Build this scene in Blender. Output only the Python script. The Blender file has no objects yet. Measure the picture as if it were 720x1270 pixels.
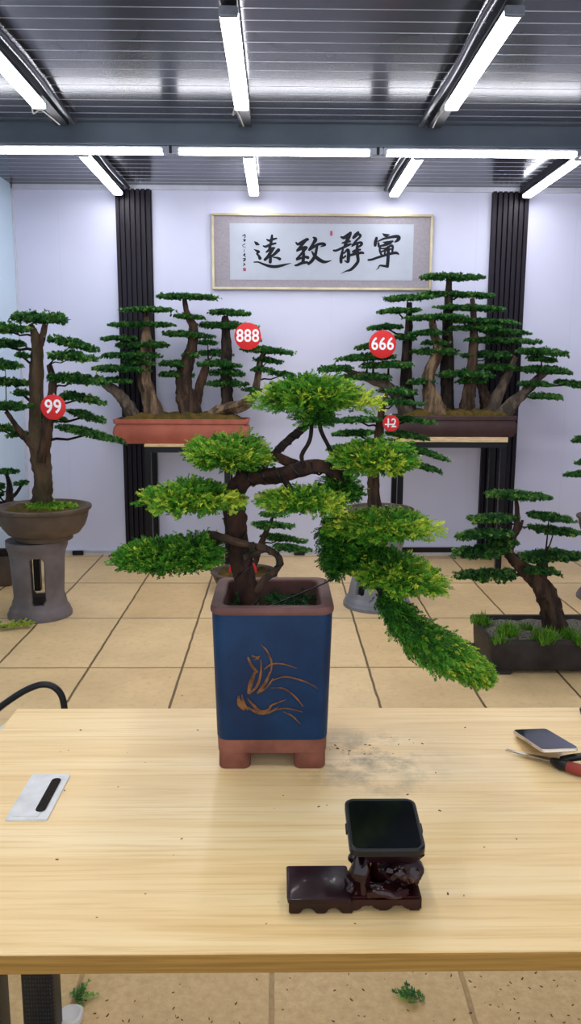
import bpy, bmesh, math, random
import numpy as np
from mathutils import Vector, Matrix
random.seed(7); RNG = np.random.default_rng(11)
S = bpy.context.scene
COL = S.collection
PI = math.pi

# ------------------------------------------------------------------ camera
F = 1000.0
PITCH, YAW, ROLL = math.radians(9.9), math.radians(0.86), 0.004
CAM = Vector((0, 0, 1.52))
f0 = Vector((math.sin(YAW), math.cos(YAW), 0)); r0 = Vector((math.cos(YAW), -math.sin(YAW), 0)); zz = Vector((0, 0, 1))
FWD = f0*math.cos(PITCH) - zz*math.sin(PITCH)
u0 = f0*math.sin(PITCH) + zz*math.cos(PITCH)
RT = r0*math.cos(ROLL) + u0*math.sin(ROLL)
UP = u0*math.cos(ROLL) - r0*math.sin(ROLL)
cd = bpy.data.cameras.new('camera'); cam = bpy.data.objects.new('camera', cd); COL.objects.link(cam)
cd.sensor_fit = 'VERTICAL'; cd.sensor_height = 36; cd.lens = F*36/1270; cd.clip_start = 0.02
cam.matrix_world = Matrix(((RT.x, UP.x, -FWD.x, CAM.x), (RT.y, UP.y, -FWD.y, CAM.y), (RT.z, UP.z, -FWD.z, CAM.z), (0, 0, 0, 1)))
S.camera = cam

# ------------------------------------------------------------------ world / exposure
S.view_settings.view_transform = 'Standard'
try: S.view_settings.look = 'None'
except Exception: pass
S.view_settings.gamma = 1.0; S.view_settings.use_curve_mapping = False
S.view_settings.exposure = 0.35
LAMP = 24.0
w = bpy.data.worlds.new('world'); S.world = w; w.use_nodes = True
bg = w.node_tree.nodes['Background']; bg.inputs[0].default_value = (0.82, 0.88, 1.0, 1); bg.inputs[1].default_value = 1.5

def ray(x, y): return FWD + RT*((x-360)/F) + UP*((635-y)/F)
def P(x, y, Y):
    d = ray(x, y); return CAM + d*(Y/d.y)
def PZ(x, y, z):
    d = ray(x, y); return CAM + d*((z-CAM.z)/d.z)
def px(pt): return (Vector(pt)-CAM).dot(FWD)/F      # metres per pixel at a point

# ------------------------------------------------------------------ materials
def lin(h):
    h = h.lstrip('#'); o = []
    for i in (0, 2, 4):
        c = int(h[i:i+2], 16)/255; o.append(c/12.92 if c <= 0.04045 else ((c+0.055)/1.055)**2.4)
    return (*o, 1)
class NT:
    def __init__(s, m): s.t = m.node_tree; s.n = s.t.nodes; s.l = s.t.links; s.b = s.n['Principled BSDF']
    def new(s, k, **kw):
        n = s.n.new(k)
        for a, v in kw.items(): setattr(n, a, v)
        return n
    def link(s, a, b): s.l.new(a, b)
    def ramp(s, fac, stops):
        r = s.new('ShaderNodeValToRGB'); e = r.color_ramp.elements
        while len(e) < len(stops): e.new(0.5)
        for el, (p, c) in zip(e, stops): el.position = p; el.color = c if len(c) == 4 else (*c, 1)
        s.link(fac, r.inputs[0]); return r.outputs[0]
    def coords(s, scale=(1, 1, 1), kind='Object'):
        tc = s.new('ShaderNodeTexCoord'); mp = s.new('ShaderNodeMapping'); mp.inputs['Scale'].default_value = scale
        s.link(tc.outputs[kind], mp.inputs[0]); return mp.outputs[0]
    def noise(s, vec, scale, detail=4, rough=.55, dist=0):
        n = s.new('ShaderNodeTexNoise'); n.inputs['Scale'].default_value = scale; n.inputs['Detail'].default_value = detail
        n.inputs['Roughness'].default_value = rough; n.inputs['Distortion'].default_value = dist
        if vec is not None: s.link(vec, n.inputs['Vector'])
        return n.outputs[0]
    def bump(s, h, strength=.3, dist=.01):
        b = s.new('ShaderNodeBump'); b.inputs['Strength'].default_value = strength; b.inputs['Distance'].default_value = dist
        s.link(h, b.inputs['Height']); s.link(b.outputs[0], s.b.inputs['Normal'])
    def mix(s, fac, a, b, mode='MIX'):
        m = s.new('ShaderNodeMix', data_type='RGBA', blend_type=mode)
        for sock, v in ((m.inputs[0], fac), (m.inputs[6], a), (m.inputs[7], b)):
            if hasattr(v, 'is_linked'): s.link(v, sock)
            else: sock.default_value = v
        return m.outputs[2]
    def math(s, op, a, b=None):
        m = s.new('ShaderNodeMath', operation=op)
        for i, v in enumerate((a, b)):
            if v is None: continue
            if hasattr(v, 'is_linked'): s.link(v, m.inputs[i])
            else: m.inputs[i].default_value = v
        return m.outputs[0]
def mat(name, c1, c2=None, rough=.5, metal=0., scale=8., stretch=(1, 1, 1), bump=0., bscale=None, coat=0., lo=.35, hi=.65, spec=.22):
    m = bpy.data.materials.new(name); m.use_nodes = True; t = NT(m)
    t.b.inputs['Roughness'].default_value = rough; t.b.inputs['Metallic'].default_value = metal
    t.b.inputs['Coat Weight'].default_value = coat; t.b.inputs['Coat Roughness'].default_value = .08
    t.b.inputs['Specular IOR Level'].default_value = spec
    v = t.coords(stretch)
    n = t.noise(v, scale)
    t.link(t.ramp(n, [(lo, lin(c1)), (hi, lin(c2 or c1))]), t.b.inputs['Base Color'])
    if bump: t.bump(t.noise(v, bscale or scale*3, 6), bump, .006)
    return m
def emat(name, c, s):
    m = bpy.data.materials.new(name); m.use_nodes = True; b = m.node_tree.nodes['Principled BSDF']
    b.inputs['Base Color'].default_value = (.9, .9, .9, 1); b.inputs['Emission Color'].default_value = (*c, 1); b.inputs['Emission Strength'].default_value = s
    return m
def leafmat(name, dark, mid, young):
    m = bpy.data.materials.new(name); m.use_nodes = True; t = NT(m)
    a = t.new('ShaderNodeAttribute', attribute_name='tint')
    t.link(t.ramp(a.outputs['Fac'], [(0, lin(dark)), (.5, lin(mid)), (1, lin(young))]), t.b.inputs['Base Color'])
    t.b.inputs['Roughness'].default_value = .5; t.b.inputs['Specular IOR Level'].default_value = .25
    tr = t.new('ShaderNodeBsdfTranslucent'); mx = t.new('ShaderNodeMixShader'); mx.inputs[0].default_value = .3
    t.link(t.b.inputs['Base Color'].links[0].from_socket, tr.inputs[0]); t.link(t.b.outputs[0], mx.inputs[1]); t.link(tr.outputs[0], mx.inputs[2]); t.link(mx.outputs[0], t.n['Material Output'].inputs[0])
    return m
M = {}
M['wall'] = mat('wall_paint', '#cccee4', '#d2d4e8', .5, scale=1.2)
M['wall_gloss'] = mat('glossy_panel', '#b9cfe0', '#c2d6e6', .16, scale=.8)
M['seam'] = mat('panel_seam', '#c3c7d8', rough=.6)
M['rib_glint'] = mat('roof_seam_glint', '#b9bdc8', '#cfd3dc', .3, .3)  # pale tone paints the lamp glints along the sheet seams
M['column'] = mat('column_cladding', '#16111b', '#1c1622', .45, scale=5)
M['base'] = mat('aluminium_base', '#c2c5d2', '#ced1dc', .4, .1)
M['alu'] = mat('brushed_aluminium', '#9a9fa8', '#b5bac2', .3, .8, 20, (1, 8, 1))
M['purlin'] = mat('dark_steel', '#1e1f25', '#26272e', .4, .1)
M['conduit'] = mat('conduit_grey', '#3a3c44', '#484a53', .3, .3)
M['beam'] = mat('beam_steel', '#5f6973', '#6b757f', .35, .3, 3)
M['black'] = mat('black_metal', '#06070b', '#0b0d12', .3, .1, spec=.3)
M['blackplastic'] = mat('black_plastic', '#08090a', '#0f1012', .35, spec=.35)
M['blackgloss'] = mat('black_gloss', '#06090b', '#0d1114', .12, coat=.4)
M['ply'] = mat('plywood_edge', '#c9ab7c', '#e0c79c', .6, scale=12, stretch=(1, 1, 8))
M['clay'] = mat('clay_brown', '#5e403b', '#704d47', .65, scale=14, bump=.15)
M['clay2'] = mat('clay_base', '#6c4034', '#8b5846', .75, scale=16, bump=.3)
M['blue'] = mat('blue_glaze', '#061e3c', '#0c3254', .42, scale=7, bump=.1, bscale=40)
M['gold'] = mat('gold_brown_slip', '#4e3018', '#7a5026', .5, scale=60)
M['innerclay'] = mat('inner_clay', '#4a2a2a', '#573434', .7, scale=12)
M['redclay'] = mat('red_clay', '#95503f', '#a65d4a', .5, scale=9, bump=.08)
M['darkclay'] = mat('dark_clay', '#3a2a2a', '#463232', .5, scale=9, bump=.08)
M['brownpot'] = mat('brown_pot', '#4a3e35', '#605245', .55, scale=7, bump=.15)
M['greystone'] = mat('grey_pedestal', '#5c5553', '#70686a', .5, scale=6, bump=.1)
M['palestone'] = mat('pale_pedestal', '#6c6d73', '#828389', .5, scale=6, bump=.1)
M['traydark'] = mat('tray_dark', '#262220', '#37322f', .55, scale=9, bump=.12)
M['soil'] = mat('dark_soil', '#120d0a', '#33261b', .95, scale=60, bump=1., bscale=120)
M['moss'] = mat('mossy_soil', '#3d3a14', '#5f4a20', .95, scale=22, bump=1., bscale=90)
M['gravel'] = mat('gravel_soil', '#3d3a35', '#7d786c', .95, scale=90, bump=1., bscale=110)
M['bark'] = mat('bark_brown', '#2c211a', '#4c3a2c', .85, scale=26, stretch=(1, 1, .22), bump=1., bscale=70, lo=.42, hi=.6)
M['barkred'] = mat('bark_red_brown', '#1f1510', '#40291e', .85, scale=45, stretch=(1, 1, .4), bump=.9, bscale=110)
M['barkpale'] = mat('bark_pale', '#46372a', '#7d6850', .85, scale=22, stretch=(1, 1, .2), bump=1., bscale=70, lo=.42, hi=.6)
M['barkdark'] = mat('bark_dark', '#1c1714', '#3a2e26', .85, scale=26, stretch=(1, 1, .22), bump=1., bscale=70, lo=.42, hi=.6)
M['barkgrey'] = mat('bark_grey', '#3a332c', '#5c5044', .85, scale=26, stretch=(1, 1, .22), bump=1., bscale=70, lo=.42, hi=.6)
M['barkmoss'] = mat('bark_mossy', '#38301f', '#5b4a38', .85, scale=14, stretch=(1, 1, .4), bump=.8, bscale=60)
M['twig'] = mat('twig_dark', '#1a1310', '#2b211a', .9, scale=40)
M['leaf_fg'] = leafmat('juniper_leaf', '#1c5016', '#56992a', '#c9d446')
M['leaf_bg'] = leafmat('yew_leaf', '#163c20', '#3a7636', '#82b052')
M['leaf_mid'] = leafmat('pine_leaf', '#183e24', '#3c7638', '#94b44c')
M['leaf_low'] = leafmat('low_leaf', '#1a4024', '#3a7238', '#98b650')
M['grass'] = leafmat('grass_leaf', '#2f5a18', '#5f9a28', '#a2c648')
M['sprigleaf'] = leafmat('sprig_leaf', '#4f7a20', '#8fae35', '#d0d45a')
M['red'] = mat('red_tag', '#cf2a2c', '#d83234', .45)
M['white'] = mat('white_ink', '#f4f4f6', rough=.5)
M['gilt'] = mat('gilt_frame', '#b6a98a', '#cbbfa0', .35, .4)
M['mount'] = mat('silk_mount', '#8d8890', '#989299', .75, scale=60)
M['paper'] = mat('rice_paper', '#a6acb8', '#adb3bf', .85, scale=4)
M['ink'] = mat('black_ink', '#12141c', rough=.7)
M['seal'] = mat('seal_red', '#9a4a5a', rough=.7)
M['rosewood'] = mat('rosewood', '#160405', '#2c0c0d', .22, scale=20, coat=.3, bump=.25, bscale=25)
M['rosewood_top'] = mat('rosewood_top', '#17060b', '#270b14', .35, scale=20, coat=.12)
M['phone_side'] = mat('phone_side', '#c9b79f', '#d6c7b2', .3, .5)
M['phone_glass'] = mat('phone_glass', '#101522', '#222d4a', .06, scale=14, coat=1)
M['handle_red'] = mat('handle_red', '#7a3026', '#8f3c30', .5)
M['steel'] = mat('steel', '#8c8880', '#a8a49c', .3, .9)
M['platewhite'] = mat('plate_grey', '#dcdcda', '#c4c3bf', .4, 0., 30, lo=.3, hi=.75)
M['slot'] = mat('slot_brush', '#17130f', '#2a241e', .95, scale=200)
M['edgeband'] = mat('edge_band', '#83602a', '#9a7436', .55, scale=6, stretch=(1, 1, 40))
M['palegrey'] = mat('pale_plastic', '#c2c0ba', '#d2d0ca', .5)
M['crumb'] = mat('crumbs', '#4a3a28', '#7a6444', .95, scale=200)
M['lamp'] = emat('lamp_diffuser', (.965, .96, 1.0), LAMP)
M['lampbody'] = mat('lamp_body', '#b8bcc4', '#c6cad0', .4, .2)

def floor_mat():
    m = bpy.data.materials.new('stone_tiles'); m.use_nodes = True; t = NT(m)
    tc = t.new('ShaderNodeTexCoord')
    def brick(c1, c2, mort):
        b = t.new('ShaderNodeTexBrick', offset=0.0, squash=1.0)
        mp = t.new('ShaderNodeMapping'); mp.inputs['Location'].default_value = (FX, FY, 0)
        t.link(tc.outputs['Object'], mp.inputs[0])
        nd = t.noise(tc.outputs['Object'], 6, 3)
        sc = t.new('ShaderNodeVectorMath', operation='MULTIPLY_ADD')
        nn = t.new('ShaderNodeCombineXYZ'); t.link(t.math('MULTIPLY', t.math('SUBTRACT', nd, .5), .012), nn.inputs[0]); t.link(t.math('MULTIPLY', t.math('SUBTRACT', nd, .5), .012), nn.inputs[1])
        ad = t.new('ShaderNodeVectorMath', operation='ADD'); t.link(mp.outputs[0], ad.inputs[0]); t.link(nn.outputs[0], ad.inputs[1])
        t.link(ad.outputs[0], b.inputs['Vector'])
        b.inputs['Scale'].default_value = 1; b.inputs['Brick Width'].default_value = .484; b.inputs['Row Height'].default_value = .85
        b.inputs['Mortar Size'].default_value = .008; b.inputs['Mortar Smooth'].default_value = .5; b.inputs['Bias'].default_value = 0
        b.inputs['Color1'].default_value = c1; b.inputs['Color2'].default_value = c2; b.inputs['Mortar'].default_value = mort
        return b
    b = brick(lin('#d4b584'), lin('#e0c494'), lin('#65502f'))
    ob = tc.outputs['Object']
    n1 = t.noise(ob, 2.2, 6, .6); n2 = t.noise(ob, 26, 8, .7)
    c = t.mix(t.ramp(n1, [(.35, (0, 0, 0)), (.7, (1, 1, 1))]), (.86, .84, .8, 1), (1.06, 1.05, 1.02, 1))
    c = t.mix(1.0, b.outputs['Color'], c, 'MULTIPLY')
    c = t.mix(t.ramp(n2, [(.3, (.35, .35, .35)), (.5, (0, 0, 0))]), c, lin('#a08656'))
    # trodden dirt around the work desk
    sx = t.new('ShaderNodeSeparateXYZ'); t.link(ob, sx.inputs[0])
    near = t.ramp(t.math('ADD', t.math('DIVIDE', sx.outputs[1], 4.0), t.math('MULTIPLY', t.math('SUBTRACT', n1, .5), .25)), [(.5, (1, 1, 1)), (.66, (0, 0, 0))])
    n3 = t.noise(ob, 40, 8, .75)
    dirt = t.math('MULTIPLY', near, t.ramp(n3, [(.3, (1, 1, 1)), (.62, (.45, .45, .45))]))
    c = t.mix(dirt, c, lin('#b09058'))
    t.link(c, t.b.inputs['Base Color']); t.b.inputs['Roughness'].default_value = .55
    t.bump(t.math('ADD', t.math('MULTIPLY', b.outputs['Fac'], -1.0), t.math('MULTIPLY', n2, .35)), .5, .006)
    return m
FX, FY = .015, -4.0+.85*8
FX = .015+.484*20
M['floor'] = floor_mat()
def desk_mat():
    m = bpy.data.materials.new('desk_laminate'); m.use_nodes = True; t = NT(m)
    v = t.coords((.55, 9, 9)); v2 = t.coords((1.1, 42, 42)); o = t.coords()
    n1 = t.noise(v, 2.2, 5, .5, 1.2); n2 = t.noise(v2, 3.0, 6, .6, .3)
    c = t.ramp(n1, [(.28, lin('#e0bb7c')), (.5, lin('#ebcb90')), (.7, lin('#f0d6a2'))])
    c = t.mix(t.ramp(n2, [(.34, (.5, .5, .5)), (.5, (0, 0, 0))]), c, lin('#cfa666'))
    # soil smudges around the pot
    s = t.noise(o, 9, 6, .65)
    sp = t.new('ShaderNodeVectorMath', operation='DISTANCE'); t.link(o, sp.inputs[0]); sp.inputs[1].default_value = (-.045, .14, .77)
    mk = t.math('MULTIPLY', t.ramp(sp.outputs['Value'], [(.05, (1, 1, 1)), (.17, (0, 0, 0))]), t.ramp(s, [(.46, (0, 0, 0)), (.62, (.8, .8, .8))]))
    c = t.mix(mk, c, lin('#5f5138'))
    t.link(c, t.b.inputs['Base Color']); t.b.inputs['Roughness'].default_value = .38; t.b.inputs['Specular IOR Level'].default_value = .45
    return m
M['desk'] = desk_mat()
def ceil_mat():
    m = bpy.data.materials.new('ceiling_sheet'); m.use_nodes = True; t = NT(m)
    v = t.coords((1, .3, 1))
    t.link(t.ramp(t.noise(v, 2.5, 3), [(.3, lin('#3a3c47')), (.7, lin('#434551'))]), t.b.inputs['Base Color'])
    t.b.inputs['Metallic'].default_value = .15; t.b.inputs['Roughness'].default_value = .2; t.b.inputs['Specular IOR Level'].default_value = .22
    return m
M['ceiling'] = ceil_mat()
def perf_mat():
    m = bpy.data.materials.new('perforated_black'); m.use_nodes = True; t = NT(m)
    vo = t.new('ShaderNodeTexVoronoi'); vo.inputs['Scale'].default_value = 160; vo.inputs['Randomness'].default_value = .1
    t.link(t.coords((1, 1, .6)), vo.inputs['Vector'])
    t.link(t.ramp(vo.outputs['Distance'], [(.3, lin('#3c3a38')), (.45, lin('#0d0d0e'))]), t.b.inputs['Base Color'])
    t.b.inputs['Roughness'].default_value = .5
    return m
M['perf'] = perf_mat()

# ------------------------------------------------------------------ object helpers
def root(name, label, cat, loc, group=None):
    o = bpy.data.objects.new(name, None); COL.objects.link(o); o.location = loc; o.empty_display_size = .1
    return tag(o, label, cat, group)
def tag(o, label, cat, group=None, kind=None):
    o['label'] = label; o['category'] = cat
    if group: o['group'] = group
    if kind: o['kind'] = kind
    return o
def origin_of(parent):
    v = Vector((0, 0, 0)); p = parent
    while p is not None: v += p.location; p = p.parent
    return v
def finish(name, me, m, parent=None, smooth=True, base=None):
    """me is in world coordinates"""
    o = bpy.data.objects.new(name, me); COL.objects.link(o)
    if not isinstance(m, (list, tuple)): m = [m]
    for k in m: me.materials.append(k)
    if parent is not None:
        off = origin_of(parent); o.parent = parent
    else:
        n = len(me.vertices); a = np.empty(n*3, np.float32); me.vertices.foreach_get('co', a); a = a.reshape(-1, 3)
        lo, hi = a.min(0), a.max(0); off = Vector(((lo[0]+hi[0])/2, (lo[1]+hi[1])/2, lo[2])) if base is None else Vector(base)
        o.location = off
    me.transform(Matrix.Translation(-off))
    if smooth:
        me.polygons.foreach_set('use_smooth', [True]*len(me.polygons))
        try: me.set_sharp_from_angle(angle=math.radians(smooth if smooth is not True else 40))
        except Exception: pass
    me.update(); return o
def struct(name, me, m, smooth=False):
    o = finish(name, me, m, None, smooth, base=(0, 0, 0)); o['kind'] = 'structure'; return o
class MB:
    def __init__(s): s.v = []; s.f = []
    def add(s, vs, fs):
        n = len(s.v); s.v += [tuple(p) for p in vs]; s.f += [tuple(i+n for i in f) for f in fs]; return s
    def box(s, lo, hi, R=None, c=None):
        x0, y0, z0 = lo; x1, y1, z1 = hi
        vs = [Vector(p) for p in ((x0, y0, z0), (x1, y0, z0), (x1, y1, z0), (x0, y1, z0), (x0, y0, z1), (x1, y0, z1), (x1, y1, z1), (x0, y1, z1))]
        if R is not None: vs = [R @ (p-c)+c for p in vs]
        return s.add(vs, [(0, 3, 2, 1), (4, 5, 6, 7), (0, 1, 5, 4), (1, 2, 6, 5), (2, 3, 7, 6), (3, 0, 4, 7)])
    def rings(s, rings, cap0=True, cap1=True, closed=True):
        n = len(rings[0]); b = len(s.v); fs = []
        for r in rings: s.v += [tuple(p) for p in r]
        for i in range(len(rings)-1):
            for j in range(n if closed else n-1):
                k = (j+1) % n; fs.append((b+i*n+j, b+i*n+k, b+(i+1)*n+k, b+(i+1)*n+j))
        if cap0: fs.append(tuple(b+j for j in reversed(range(n))))
        if cap1: fs.append(tuple(b+(len(rings)-1)*n+j for j in range(n)))
        s.f += fs; return s
    def tube(s, pts, rad, seg=8, jitter=0., cap=True):
        pts = [Vector(p) for p in pts]; n = len(pts)
        if not hasattr(rad, '__len__'): rad = [rad]*n
        t0 = (pts[1]-pts[0]).normalized(); ref = Vector((0, 0, 1)) if abs(t0.z) < .9 else Vector((0, 1, 0))
        nx = t0.cross(ref).normalized(); rr = []
        ph = random.random()*6
        for i, p in enumerate(pts):
            t = (pts[min(i+1, n-1)]-pts[max(i-1, 0)]).normalized()
            nx = (nx-t*nx.dot(t)).normalized(); ny = t.cross(nx)
            rr.append([p+(nx*math.cos(a)+ny*math.sin(a))*rad[i]*(1+jitter*(random.random()-.5)+jitter*.8*math.sin(3*a+ph+i*.25)) for a in [2*PI*k/seg for k in range(seg)]])
        return s.rings(rr, cap, cap)
    def lathe(s, prof, c, seg=40, a0=0):
        c = Vector(c)
        rr = [[c+Vector((r*math.cos(a0+2*PI*k/seg), r*math.sin(a0+2*PI*k/seg), z)) for k in range(seg)] for r, z in prof]
        return s.rings(rr, True, True)
    def loft(s, levels, c, seg=8, R=None, caps=(True, True)):
        """levels: (z,hx,hy,corner)"""
        c = Vector(c); rr = []
        for z, hx, hy, r in levels:
            r = min(r, hx*.98, hy*.98); ring = []
            for q, (sx, sy) in enumerate(((1, 1), (-1, 1), (-1, -1), (1, -1))):
                for k in range(seg+1):
                    a = q*PI/2+PI/2*k/seg; ring.append(Vector((sx*(hx-r)+r*math.cos(a), sy*(hy-r)+r*math.sin(a), z)))
            rr.append([c+(R @ p if R is not None else p) for p in ring])
        return s.rings(rr, *caps)
    def prism(s, poly, y0, y1):
        """poly in (x,z), extruded along y"""
        n = len(poly); vs = [(x, y0, z) for x, z in poly]+[(x, y1, z) for x, z in poly]
        return s.add(vs, [tuple(range(n)), tuple(reversed(range(n, 2*n)))]+[(i, n+i, n+(i+1) % n, (i+1) % n) for i in range(n)])
    def mesh(s, name, bevel=0., bseg=2):
        me = bpy.data.meshes.new(name)
        if bevel:
            me.from_pydata(s.v, [], s.f); bm = bmesh.new(); bm.from_mesh(me); bmesh.ops.recalc_face_normals(bm, faces=bm.faces)
            es = [e for e in bm.edges if len(e.link_faces) == 2 and e.calc_face_angle(0) > .6]
            bmesh.ops.bevel(bm, geom=es, offset=bevel, segments=bseg, affect='EDGES', clamp_overlap=True); bm.to_mesh(me); bm.free()
        else:
            me.from_pydata(s.v, [], s.f); bm = bmesh.new(); bm.from_mesh(me); bmesh.ops.recalc_face_normals(bm, faces=bm.faces); bm.to_mesh(me); bm.free()
        return me
    def obj(s, name, m, parent=None, bevel=0., smooth=True, bseg=2): return finish(name, s.mesh(name, bevel, bseg), m, parent, smooth)
def spline(pts, k=5):
    """Catmull-Rom on tuples of any length"""
    pts = [np.array(p, float) for p in pts]; out = []
    for i in range(len(pts)-1):
        p0 = pts[max(i-1, 0)]; p1 = pts[i]; p2 = pts[i+1]; p3 = pts[min(i+2, len(pts)-1)]
        for j in range(k):
            t = j/k; out.append(.5*((2*p1)+(-p0+p2)*t+(2*p0-5*p1+4*p2-p3)*t*t+(-p0+3*p1-3*p2+p3)*t**3))
    out.append(pts[-1]); return out

# ------------------------------------------------------------------ foliage
def diamond(base, d, L, W, side):
    base = np.array(base, float); d = np.array(d, float); d /= np.linalg.norm(d); side = np.array(side, float); side -= d*side.dot(d); side /= np.linalg.norm(side)
    return [base, base+d*L*.45+side*W, base+d*L, base+d*L*.45-side*W]
def t_clump(n=6):
    q = []; r = random.Random(3)
    for i in range(n):
        a = 2*PI*i/n; e = .35+.5*r.random(); d = (math.cos(e), math.sin(e)*math.cos(a), math.sin(e)*math.sin(a))
        q.append(diamond((0, 0, 0), d, 1.0*(.75+.4*r.random()), .24, (r.random()-.5, r.random()-.5, r.random()-.5)))
    return np.array(q)
def t_spray():
    q = []; r = random.Random(5)
    q.append(diamond((0, 0, 0), (1, 0, 0), .8, .035, (0, 1, 0)))
    for i in range(11):
        x = .12+.075*i; s = 1 if i % 2 else -1; L = .42*(1-.5*i/11)
        q.append(diamond((x, 0, 0), (1, s*(.75+.2*r.random()), (r.random()-.5)*.9), L, .055, (0, 0.2*r.random(), 1) if i % 3 == 0 else (0, 1, .3)))
    q.append(diamond((.75, 0, 0), (1, 0, .1), .32, .07, (0, 1, 0)))
    return np.array(q)
CLUMP, SPRAY = t_clump(), t_spray()
BLADE = np.array([diamond((0, 0, 0), (1, .12*k, .3*math.sin(k*2)), 1-.1*abs(k), .03, (0, 0, 1)) for k in (-3, -1, 0, 2, 4)])
def leaves(pts, dirs, scl, tint, T):
    n = len(pts); d = dirs/np.linalg.norm(dirs, axis=1, keepdims=True)
    rnd = RNG.normal(size=(n, 3)); rnd[:, 2] += 1.2
    b = np.cross(rnd, d); b /= np.linalg.norm(b, axis=1, keepdims=True); c = np.cross(d, b)
    R = np.stack([d, b, c], axis=2)                         # columns
    t = T.reshape(-1, 3)
    v = np.einsum('nij,kj->nki', R, t)*scl[:, None, None]+pts[:, None, :]
    tt = np.repeat(tint, t.shape[0]); return v.reshape(-1, 3), tt
def leafmesh(name, v, tint):
    nv = len(v); nf = nv//4; me = bpy.data.meshes.new(name)
    me.vertices.add(nv); me.vertices.foreach_set('co', v.astype(np.float32).ravel())
    me.loops.add(nv); me.loops.foreach_set('vertex_index', np.arange(nv, dtype=np.int32))
    me.polygons.add(nf); me.polygons.foreach_set('loop_start', np.arange(0, nv, 4, dtype=np.int32)); 
    try: me.polygons.foreach_set('loop_total', np.full(nf, 4, np.int32))
    except Exception: pass
    at = me.attributes.new('tint', 'FLOAT', 'POINT'); at.data.foreach_set('value', tint.astype(np.float32))
    me.update(calc_edges=True); me.validate(); return me
def dome(c, ax, ay, az, n, size, T, lobes=.18, young=.35, under=.3, droop=0., rot=None, shape=.6, rimy=.5, tuft=None):
    """a flattened cushion built from many small tufts; ax, ay, az half sizes"""
    ts = tuft or max(size*1.5, .16*min(ax, ay*2))
    nt = int(np.clip(5.5*ax*ay/(ts*ts), 8, 160))
    a = RNG.random(nt)*2*PI; r = np.sqrt(RNG.random(nt)); r[:nt//2] = .55+.45*r[:nt//2]
    ph = RNG.random(4)*6
    lob = np.minimum(1-lobes+lobes*(.5*np.sin(3*a+ph[0])+.35*np.sin(5*a+ph[1])+.5*RNG.normal(size=nt)), 1.0)
    tx = np.cos(a)*r*lob*max(.3, 1-ts*.7/ax)*ax; ty = np.sin(a)*r*lob*max(.3, 1-ts*.7/ay)*ay
    tz = ((1-np.minimum(r, 1)**2.2)**shape*(.55+.5*RNG.random(nt))-droop*r**2)*az
    low = RNG.random(nt) < under*.5; tz = np.where(low, -.3*az*(1-r), tz)
    trad = ts*(.7+.6*RNG.random(nt)); tt = RNG.normal(size=nt)*.12
    k = RNG.integers(0, nt, n)
    o = RNG.normal(size=(n, 3)); o /= np.linalg.norm(o, axis=1, keepdims=True); o[:, 2] = np.where(RNG.random(n) < .75, abs(o[:, 2]), -abs(o[:, 2])*.6)
    q = RNG.random(n)**.4
    fl = np.minimum(.75, az/ts*.8+.15)
    p = np.stack([tx[k], ty[k], tz[k]], 1)+o*q[:, None]*trad[k][:, None]*np.array([1, 1, fl])
    out = np.stack([np.cos(a[k]), np.sin(a[k]), np.zeros(n)], 1)
    d = o*.8+out*(.15+.8*r[k])[:, None]+RNG.normal(size=(n, 3))*.3; d[:, 2] = d[:, 2]*.8+.1-.15*r[k]
    s = size*(.6+.7*RNG.random(n))
    p = p-d/np.linalg.norm(d, axis=1, keepdims=True)*s[:, None]*.5
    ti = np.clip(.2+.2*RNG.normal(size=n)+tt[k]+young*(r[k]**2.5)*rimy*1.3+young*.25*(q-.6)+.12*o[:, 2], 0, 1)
    if rot is not None:
        Rm = np.array(rot); p = p@Rm.T; d = d@Rm.T
    p = p+np.array(c)
    return leaves(p, d, s, ti, T)
def rotY(a): return np.array([[math.cos(a), 0, math.sin(a)], [0, 1, 0], [-math.sin(a), 0, math.cos(a)]])

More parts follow.
